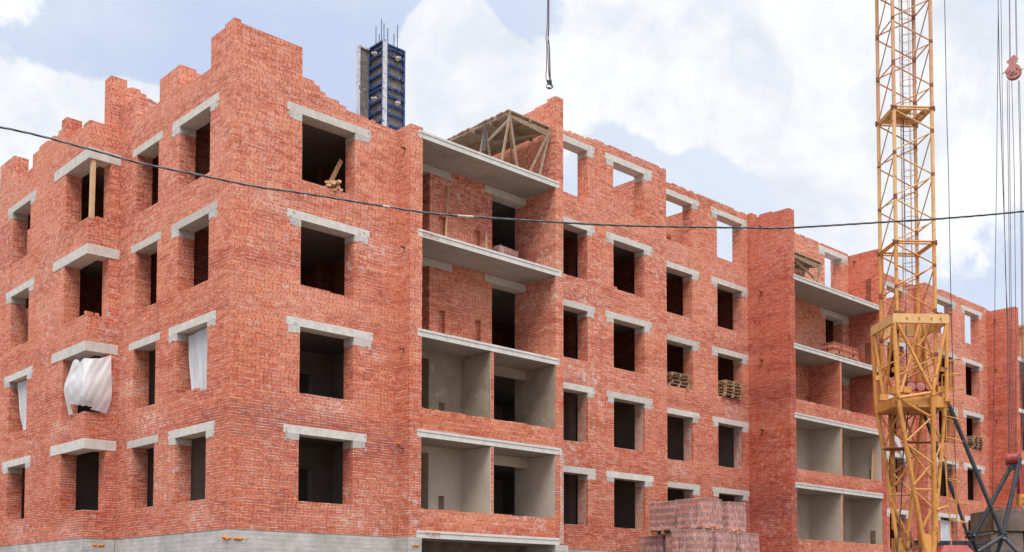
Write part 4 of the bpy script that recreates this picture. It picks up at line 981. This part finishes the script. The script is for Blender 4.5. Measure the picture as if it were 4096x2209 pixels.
m.build('clamp_bolt', 'yellow', CR)
for a in (af+.35, ar-.9):   # guide wheels under the far beam
    MB().tube(loc(a, bl_-.25, zc-.3), loc(a, bl_-.15, zc-.3), .14, 14).build('guide_wheel', 'yellow_pale', CR)
# lower deck
bd = -1.0
F1 = B('P', 345, 740, bd); zd = la(F1)[2]; R1 = B('P', 945, 735, bd); L1 = Aa('P', 75, 850, la(F1)[0]); bl1 = bl_
N1 = B('P', 775, 680, bd)
a0, a1 = la(F1)[0], ar
ringbeam('deck_frame', a0, a1, bd+.25, bl1, zd-.12, .36, .14, 'yellow')
ringbeam('deck_frame', a0+.3, a1-.3, bd+.55, bl1-.3, zd-.14, .26, .12, 'yellow')
MB().hexa([loc(a0, bd+.28, zd-.29), loc(a1, bd+.28, zd-.29), loc(a1, bl1, zd-.29), loc(a0, bl1, zd-.29), loc(a0, bd+.28, zd-.275), loc(a1, bd+.28, zd-.275), loc(a1, bl1, zd-.275), loc(a0, bl1, zd-.275)]).build('deck_plate', 'orange_deck', CR)
def T(name, p, q, r, mat='yellow', n=10): return MB().tube(p, q, r, n).build(name, mat, CR)
# sleeve posts
T('sleeve_post', F0-V(0, 0, .15), F1, .078); T('sleeve_post', R0-V(0, 0, .15), loc(a1, bd+.1, zd-.1), .07)
T('sleeve_post', loc(af, bl_, zc-.15), loc(a0, bl1, zd-.25), .08); T('sleeve_post', loc(ar, bl_, zc-.15), loc(a1, bl1, zd-.25), .075)
Nn = la(N1)
T('sleeve_brace', F0+E1*.12-V(0, 0, .15), N1, .062); T('sleeve_brace', R0-V(0, 0, .15), N1, .062)
T('sleeve_brace', B('N', 610, 760, -.3), B('P', 380, 680, -.8), .05); T('sleeve_brace', B('N', 650, 760, -.3), B('P', 800, 350, -.5), .045)
T('sleeve_brace', loc(af, bl_-.1, zc-.15), loc(a0, .2, zd+.05), .055); T('sleeve_brace', F0-V(0, 0, .15)+E2*.1, loc(a0, .1, zd+.05), .055)
T('sleeve_brace', loc(af, bl_, zc-.2), loc((af+ar)/2, bl1, zd), .05); T('sleeve_brace', loc(ar, bl_, zc-.2), loc((af+ar)/2+.1, bl1, zd), .05)
T('sleeve_brace', loc(ar, bd, zc-.2), loc(a1, .2, zd), .05); T('sleeve_brace', loc(ar, bl_, zc-.2), loc(a1, .1, zd), .05)
T('sleeve_brace', B('N', 380, 930, .8), B('N', 830, 1200, .8), .035); T('sleeve_brace', B('P', 160, 380, .6), B('P', 480, 190, .2), .035); T('sleeve_brace', B('P', 400, 540, .2), B('P', 780, 320, .0), .035)
T('sleeve_brace', B('N', 600, 1040, .3), B('N', 760, 760, .6), .03); T('sleeve_brace', B('P', 720, 510, .3), B('P', 800, 370, .5), .03)
for p_ in (('P', 275, 400), ('P', 355, 390), ('P', 60, 500), ('P', 860, 395)):
    o = B(*p_, -.5); MB().bar(o, o+E1*.22, .12, .16).build('roller_bracket', 'yellow', CR)
# winch with three sheaves
WB = MB().bar(B('P', 440, 600, -.35), B('P', 860, 610, -.35), .12, .34).bar(B('P', 360, 575, -.2), B('P', 840, 565, -.2), .1, .05).build('winch_beam', 'red', CR)
for x in (505, 620, 735):
    c = B('P', x, 608, -.5); MB().tube(c, c-E2*.06, .155, 16).tube(c-E2*.06, c-E2*.075, .06, 12).build('sheave', 'pink', WB)
for q in ((250, 665), (395, 650), (110, 745), (820, 650)):
    o = B('P', *q, -.55); MB().bar(o, o+E1*.3, .25, .22).build('deck_bracket', 'yellow', CR)
# tapered legs
FL = B('Q', 330, 1215, .25); FL2 = B('Q', 470, 1190, .45); FR = B('Q', 640, 1150, -.35); FR2 = B('Q', 795, 1150, -.25)
LG = {'L': (B('P', 90, 900, .8), FL), 'F': (B('P', 345, 770, -.95), FR), 'N': (N1, FR2), 'R': (B('P', 930, 820, .1), B('Q', 815, 960, -.1)), 'B': (B('P', 262, 930, .9), B('Q', 300, 1110, .45)), 'C': (B('P', 660, 760, .9), FL2)}
for k, rr in (('L', .075), ('F', .085), ('N', .088), ('R', .07), ('B', .095), ('C', .07)):
    T('portal_leg', LG[k][0], LG[k][1], rr, n=12)
T('portal_leg', B('Q', 825, 940, -.1), B('Q', 800, 1389, -.2), .06)
def ln(k, t): a, b = LG[k]; return a.lerp(b, t)
T('deck_tube', F1+V(0, 0, -.02), N1, .06); T('deck_tube', N1, B('P', 890, 715, -.3), .05)
m = MB(); br = .04
m.tube(N1+V(0, 0, .08), N1-V(0, 0, .1), .1, 12)
prs = [((350, 755), (745, 975)), ((745, 1005), (460, 1270))]
m.tube(B('P', 350, 755, -.9), B('P', 745, 975, -.9), br, 6).tube(B('P', 745, 1005, -.9), B('P', 460, 1275, -.85), br, 6)
m.tube(B('Q', 460, 60, -.8), B('Q', 760, 285, -.8), br, 6).tube(B('Q', 760, 300, -.75), B('Q', 540, 560, -.65), br, 6).tube(B('Q', 545, 612, -.6), B('Q', 762, 616, -.6), .035, 6)
m.tube(B('Q', 550, 632, -.6), B('Q', 760, 835, -.5), br, 6).tube(B('Q', 757, 870, -.5), B('Q', 640, 1110, -.4), .055, 6)
m.tube(B('Q', 470, 90, -.2), B('Q', 765, 490, -.4), .045, 6)
m.tube(B('Q', 255, 645, .2), B('Q', 465, 345, -.3), .045, 6).tube(B('P', 110, 940, .75), B('P', 240, 1140, .4), br, 6).tube(B('P', 345, 950, .2), B('P', 170, 1360, .6), br, 6)
m.tube(B('Q', 180, 180, .6), B('Q', 270, 410, .5), .03, 6).tube(B('Q', 215, 410, .5), B('Q', 290, 430, .4), .02, 6).tube(B('Q', 290, 430, .4), B('Q', 240, 600, .6), .03, 6).tube(B('Q', 290, 430, .3), B('Q', 510, 635, -.2), .04, 6)
m.tube(B('Q', 305, 400, .4), B('Q', 580, 170, .2), .04, 6).tube(B('Q', 245, 683, .4), B('Q', 505, 683, .0), .035, 6).tube(B('Q', 265, 760, .3), B('Q', 455, 1180, .3), .055, 6).tube(B('Q', 345, 910, .3), B('Q', 500, 705, .2), br, 6)
m.tube(B('Q', 290, 950, .3), B('Q', 450, 1160, .35), .04, 6)
m.tube(B('P', 660, 810, .5), B('P', 885, 1290, .1), .05, 6).tube(B('P', 885, 1290, .1), B('Q', 800, 260, -.4), br, 6).tube(B('P', 935, 780, -.2), B('P', 800, 960, -.5), br, 6).tube(B('P', 420, 960, .4), B('P', 545, 1280, .5), br, 6).tube(B('P', 560, 960, .6), B('P', 470, 1240, .2), .035, 6)
m.tube(B('P', 300, 1190, .3), B('P', 420, 1270, .2), br, 6).tube(B('P', 370, 1100, .7), B('P', 280, 1170, .7), br, 6).tube(B('P', 610, 880, .8), B('P', 450, 1030, .8), .03, 6)
m.tube(B('Q', 815, 370, -.2), B('Q', 850, 590, -.1), .03, 6).tube(B('Q', 830, 870, -.2), B('Q', 960, 825, .2), .04, 6).tube(B('Q', 840, 610, 0), B('Q', 815, 760, -.2), .04, 6).tube(B('Q', 805, 280, -.4), B('Q', 915, 262, -.1), .03, 6).tube(B('Q', 835, 1070, -.2), B('Q', 845, 1270, -.2), .03, 6)
m.build('portal_bracing', 'yellow', CR)
for (x0, y0, x1, y1, b0, b1) in ((455, 25, 880, 30, -.7, .1), (220, 105, 560, 100, -.3, .6), (180, 140, 420, 140, .7, .1)):
    p_, q_ = B('Q', x0, y0, b0), B('Q', x1, y1, b0); w_ = b1-b0
    MB().hexa([p_, q_, q_+E2*w_*.5, p_+E2*w_*.6, p_+V(0, 0, .03), q_+V(0, 0, .03), q_+E2*w_*.5+V(0, 0, .05), p_+E2*w_*.6+V(0, 0, .05)]).build('rest_platform', 'rust', CR)
# feet
for n_, (x0, x1, yy, b) in enumerate(((312, 440, 1215, .3), (650, 760, 1165, -.38))):
    p_ = B('Q', x0, yy, b); q_ = B('Q', x1, yy, b); lo_ = V(0, 0, -1.15)
    m = MB(); m.hexa([p_+lo_, q_+lo_, q_+lo_+E2*.35, p_+lo_+E2*.35, p_+V(0, 0, 0), q_, q_+E2*.35, p_+E2*.35]); m.build('portal_foot', 'yellow', CR)
    T('portal_foot', LG['L' if n_ == 0 else 'F'][1], LG['L' if n_ == 0 else 'F'][1]+V(0, 0, -1.1)+E1*.25, .1); T('portal_foot', (FL2 if n_ == 0 else FR2), (FL2 if n_ == 0 else FR2)+V(0, 0, -1.1)-E1*.1, .1)
# slewing platform, undercarriage
o = B('Q', 470, 1240, 1.0); e_ = B('Q', 1210, 1245, 1.0)
m = MB().bar(o-V(0, 0, .16), e_-V(0, 0, .16), .5, .26)
for i in range(6):
    c = o.lerp(e_, (i+.5)/6); m.bar(c-V(0, 0, .16)-E2*.27-E1*.02, c-V(0, 0, .16)-E2*.27+E1*.02, .03, .25)
m.build('slewing_beam', 'black', CR)
m = MB(); c0 = loc(.6, .3, -.55); m.bar(c0-E1*2.2, c0+E1*4.2, 2.2, .3); m.build('slewing_platform', 'black', CR)
m = MB(); m.tube(loc(1.0, .3, -.72), loc(1.0, .3, -1.2), 1.1, 24)
for s1 in (-1, 1):
    m.bar(loc(-1.6, .3+1.5*s1, -1.35), loc(3.6, .3+1.5*s1, -1.35), .4, .35)
    for a in (-1.2, -.4, 2.4, 3.2): m.tube(loc(a, .2+1.5*s1, -1.55), loc(a, .4+1.5*s1, -1.55), .22, 16)
m.bar(loc(-1.0, -1.3, -1.3), loc(-1.0, 1.9, -1.3), .3, .3).bar(loc(3, -1.3, -1.3), loc(3, 1.9, -1.3), .3, .3)
m.build('undercarriage', 'rust', CR)
# red hoist housing
c = B('Q', 1080, 1389, -.6); m = MB(); w1, w2, h1 = .62, .42, .26
m.hexa([c-E1*w1-V(0, 0, .4), c+E1*w1-V(0, 0, .4), c+E1*w1+E2*.8-V(0, 0, .4), c-E1*w1+E2*.8-V(0, 0, .4), c-E1*w1, c+E1*w1, c+E1*w1+E2*.8, c-E1*w1+E2*.8])
m.hexa([c-E1*w1, c+E1*w1, c+E1*w1+E2*.8, c-E1*w1+E2*.8, c-E1*w2+E2*.15+V(0, 0, h1), c+E1*w2+E2*.15+V(0, 0, h1), c+E1*w2+E2*.65+V(0, 0, h1), c-E1*w2+E2*.65+V(0, 0, h1)]); m.build('hoist_housing', 'red', CR)
m = MB()
for q in ((400, 1240, 530, 1225), (500, 1130, 505, 1230), (405, 1240, 470, 1380), (520, 1240, 540, 1389), (540, 1290, 620, 1350), (430, 1350, 640, 1360), (540, 1270, 560, 1389)): m.bar(B('Q', q[0], q[1], -.2), B('Q', q[2], q[3], -.2), .06, .07)
m.build('brake_linkage', 'rust', CR)
# inclined struts, A-frame
J = B('Q', 1640, 1190, .1); J2 = B('Q', 1265, 1225, .9)
m = MB().tube(B('P', 985, 850, .0), B('Q', 1455, 745, .05), .077, 10).tube(B('Q', 1455, 745, .05), J, .074, 10); m.build('support_strut', 'black', CR)
m = MB().tube(B('P', 670, 950, .9), B('Q', 1080, 800, .95), .075, 10).tube(B('Q', 1080, 800, .95), B('Q', 1205, 1180, .95), .06, 10); m.build('support_strut', 'black', CR)
MB().tube(B('P', 955, 770, 0), B('P', 1000, 880, 0), .06, 8).build('strut_head', 'rust', CR)
MB().tube(B('Q', 1730, 350, .7), J2, .082, 10).build('a_frame_leg', 'black', CR); MB().tube(B('Q', 1850, 230, .35), J, .085, 10).build('a_frame_leg', 'black', CR)
MB().bar(B('Q', 1725, 350, .6), B('Q', 1840, 330, .4), .08, .22).build('a_frame_leg', 'black', CR)
m = MB().tube(J, B('Q', 1330, 1389, -.4), .07, 10).tube(J, B('Q', 1820, 1389, -.2), .07, 10).tube(J, B('Q', 1560, 1430, .3), .07, 10).tube(J2, B('Q', 1330, 1389, 1.1), .07, 10).tube(B('Q', 1300, 1205, .8), B('Q', 1610, 1150, .2), .03, 6).tube(B('Q', 1310, 1295, .8), B('Q', 1620, 1265, .2), .028, 6)
m.tube(B('Q', 1330, 1389, -.4), B('Q', 1310, 1450, -.4), .07, 8).tube(B('Q', 1820, 1389, -.2), B('Q', 1840, 1450, -.2), .07, 8); m.build('base_frame', 'black', CR)
m = MB()
for j in (J, J2, B('Q', 1205, 1180, .95)):
    for k in range(9): q = V(random.uniform(-.1, .1), random.uniform(-.1, .1), random.uniform(-.12, .12)); m.tube(j+q, j+q+V(random.uniform(-.1, .1), random.uniform(-.1, .1), random.uniform(-.06, .06)), .045, 6)
m.build('pin_joint', 'black', CR)
dc = B('Q', 1850, 235, .4); ax_ = (E1*-.72+E2*.69).normalized()
DR = MB().tube(dc+ax_*.02, dc+ax_*.42, .20, 24).tube(dc, dc+ax_*.03, .27, 24).tube(dc+ax_*.42, dc+ax_*.45, .27, 24).tube(dc-ax_*.03, dc-ax_*.001, .07, 12).build('rope_drum', 'red', CR)
m = MB()
for i in range(5):
    t = 2*math.pi*i/5; u_ = ax_.cross(V(0, 0, 1)).normalized(); c_ = dc-ax_*.002+(u_*math.cos(t)+V(0, 0, 1)*math.sin(t))*.16; m.tube(c_, c_-ax_*.006, .045, 10)
m.build('drum_opening', 'black', DR)
m = MB().bar(B('Q', 1845, 300, .3), B('Q', 1870, 700, .3), .05, .1).bar(B('Q', 1820, 380, .5), B('Q', 1835, 690, .5), .05, .1).bar(B('Q', 1880, 300, .3), B('Q', 1900, 700, .3), .04, .07); m.build('red_link', 'red', CR)
m = MB(); c = B('Q', 1835, 745, .3); m.bar(c-E1*.03, c+E1*.03, .25, .40); c = B('Q', 1880, 740, .25); m.bar(c-E1*.1, c+E1*.16, .2, .40).tube(c-E2*.1+V(0, 0, .07), c-E2*.14+V(0, 0, .07), .06, 10).tube(c-E2*.1-V(0, 0, .1), c-E2*.14-V(0, 0, .1), .06, 10); m.build('pulley_housing', 'yellow', CR)
# outside ladder with cage
def lp(k, x, y): return B(k, x, y, .1)
rl = [('P', 890, 470), ('P', 890, 780), ('P', 893, 1240), ('Q', 905, 0), ('Q', 930, 300), ('Q', 955, 740), ('Q', 990, 1010), ('Q', 1008, 1420)]
rr = [('P', 962, 200), ('P', 965, 780), ('P', 950, 900), ('P', 940, 1240), ('Q', 940, 200), ('Q', 945, 400), ('Q', 960, 740)]
c1 = [('P', 990, 300), ('P', 998, 620)], [('P', 1040, 290), ('P', 1045, 680)], [('P', 985, 780), ('P', 990, 1290), ('Q', 1010, 200), ('Q', 1030, 400), ('Q', 1070, 960)], [('P', 1060, 780), ('P', 1055, 1290), ('Q', 1065, 480), ('Q', 1075, 960)]
m = MB(); m.path([lp(*q) for q in rl], .022, 6).path([lp(*q) for q in rr], .018, 6)
for i in range(26):
    y = 560+i*32; k_, yy = ('P', y) if y < 1260 else ('Q', y-1262)
    m.tube(lp(k_, 893+(max(0, y-1262))*.06, yy), lp(k_, 955-(max(0, min(y, 1262)-800))*.03, yy+6), .009, 4)
m.build('ladder', 'yellow', CR)
m = MB()
for c in c1: m.path([lp(*q) for q in c], .014, 5)
for k_, x0, y0, x1, y1 in (('P', 960, 290, 1105, 270), ('P', 890, 460, 1120, 465), ('P', 950, 640, 1142, 640), ('P', 960, 760, 1138, 810), ('P', 895, 970, 1142, 1050), ('P', 895, 1230, 1145, 1300), ('Q', 920, 215, 1135, 290), ('Q', 950, 480, 1180, 545), ('Q', 960, 735, 1180, 800), ('Q', 985, 985, 1205, 1030)):
    p_, q_ = lp(k_, x0, y0), lp(k_, x1, y1); md = (p_+q_)/2; hx = (q_-p_)/2
    m.path([md+hx*math.cos(t)*(1 if math.cos(t) > 0 else 1)+E2*.32*math.sin(t)+V(0, 0, .03*math.sin(t)) for t in [2*math.pi*i/18 for i in range(19)]], .017, 5)
m.build('ladder_cage', 'yellow', CR)
MB().tube(B('Q', 820, 862, -.2), B('Q', 965, 826, .1), .04, 6).build('ladder_stay', 'yellow', CR)
# ropes
def R_(pts, r=.011, mat='rope', d0=41):
    MB().path([px(*pix(*q[:3]), q[3] if len(q) > 3 else d0) for q in pts], r, 5).build('rope', mat, CR)
R_([('K', 648, -400), ('K', 652, 0), ('K', 668, 900), ('L', 683, 0), ('L', 700, 900), ('P', 1012, 0), ('P', 1030, 800), ('Q', 1045, 0), ('Q', 1062, 500), ('Q', 1075, 1389)], .014, 'cable')
R_([('K', 1078, -400), ('K', 1078, 0), ('K', 1065, 1389), ('L', 1052, 900), ('P', 1540, 0), ('P', 1525, 900), ('Q', 1515, 500), ('Q', 1505, 1300)], .012, 'cable', 41.5)
R_([('K', 1074, -400), ('K', 1076, 0), ('K', 1085, 500), ('K', 1112, 1389), ('L', 1130, 500), ('L', 1150, 1300), ('P', 1700, 400), ('Q', 1712, 200)], .015, 'rope', 41.5)
R_([('K', 1096, -400), ('K', 1099, 0), ('K', 1108, 700), ('K', 1120, 1389), ('L', 1135, 800), ('P', 1715, 0), ('Q', 1730, 170)], .011, 'rope', 41.4)
for x0, x1, x2 in ((1148, 1158, 1712), (1163, 1170, 1740), (1184, 1205, 1760), (1236, 1253, 1850), (1246, 1262, 1895)):
    R_([('K', x0, 640), ('K', x1, 1389), ('L', x1+14, 1389), ('Q', x2+40, 150)], .012, 'rope', 41.2)
for x in (1164, 1170, 1213, 1220): R_([('K', x, -400), ('K', x, 0), ('K', x+(4 if x < 1200 else 8), 500)], .010, 'rope', 41.2)
# upper pulley block hanging in its ropes
pc = px(3860+.216*905, 200+.216*430, 41.2); an = (RT*.85-FW*.53).normalized(); ax2 = an.cross(V(0, 0, 1)).normalized()
PB = MB().tube(pc-ax2*.02, pc+ax2*.16, .245, 26).tube(pc+ax2*.16, pc+ax2*.18, .27, 26).tube(pc-ax2*.04, pc-ax2*.02, .27, 26).build('pulley_block', 'pink', CR)
if ax2.dot(FW) < 0: front = ax2*.19
else: front = -ax2*.05
m = MB(); fd = front.normalized()
m.bar(pc+front-V(0, 0, .12), pc+front+V(0, 0, .42), .2, .03, fd).bar(pc+front-V(0, 0, .0)+an*-.24, pc+front+V(0, 0, .28)+an*.0, .16, .02, fd)
m.tube(pc+front, pc+front+fd*.06, .05, 10).bar(pc+front+V(0, 0, .30)-an*.16, pc+front+V(0, 0, .52)+an*.12, .26, .02, fd).tube(pc+front-an*.38-V(0, 0, .02), pc+front-an*.12+V(0, 0, .08), .02, 6).tube(pc+front+an*.2, pc+front+an*.35+V(0, 0, .01), .02, 6)
m.build('side_plate', 'pink', PB)
m = MB()
for i in range(5):
    t = 2*math.pi*i/5+.4; c_ = pc+front*1.0+(an*math.cos(t)+V(0, 0, 1)*math.sin(t))*.15; m.tube(c_, c_+fd*.004, .032, 10)
m.build('lightening_hole', 'black', PB)
# ballast blocks
o1 = B('Q', 1530, 1140, 1.1); a_, b_, z_ = la(o1)
def blk(name, a0, a1, b0, b1, z0, z1, label, tilt=0):
    m = MB(); m.hexa([loc(a0, b0, z0), loc(a1, b0, z0), loc(a1, b1, z0), loc(a0, b1, z0), loc(a0+.02, b0+.02, z1), loc(a1-.02, b0+.02, z1+tilt), loc(a1-.02, b1-.02, z1+tilt), loc(a0+.02, b1-.02, z1)])
    o = m.build(name, 'ballast'); bv = o.modifiers.new('bevel', 'BEVEL'); bv.width = .03; bv.segments = 2
    return tag(o, label, 'ballast block', 'concrete ballast blocks on the crane base')
blk('ballast_block', a_, a_+3.2, 1.1, 3.0, z_+.03, z_+.86, 'weathered concrete ballast block on the crane base, the upper one of the two', .06)
blk('ballast_block', a_-.1, a_+1.2, 1.15, 2.9, -.4, z_, 'stained concrete ballast block on the crane base, directly under the upper one')
blk('ballast_block', a_+1.24, a_+3.2, 1.15, 2.9, -.4, z_, 'tan concrete ballast block at the right edge under the upper ballast block')
m = MB()
p0 = loc(a_+.1, 1.3, z_+.92)
m.path([p0+E1*t*.12+V(0, 0, .03*math.sin(t*1.7)) for t in range(16)], .018, 5); tag(m.build('loose_rope', 'rope'), 'frayed rope lying along the top of the ballast block', 'rope')
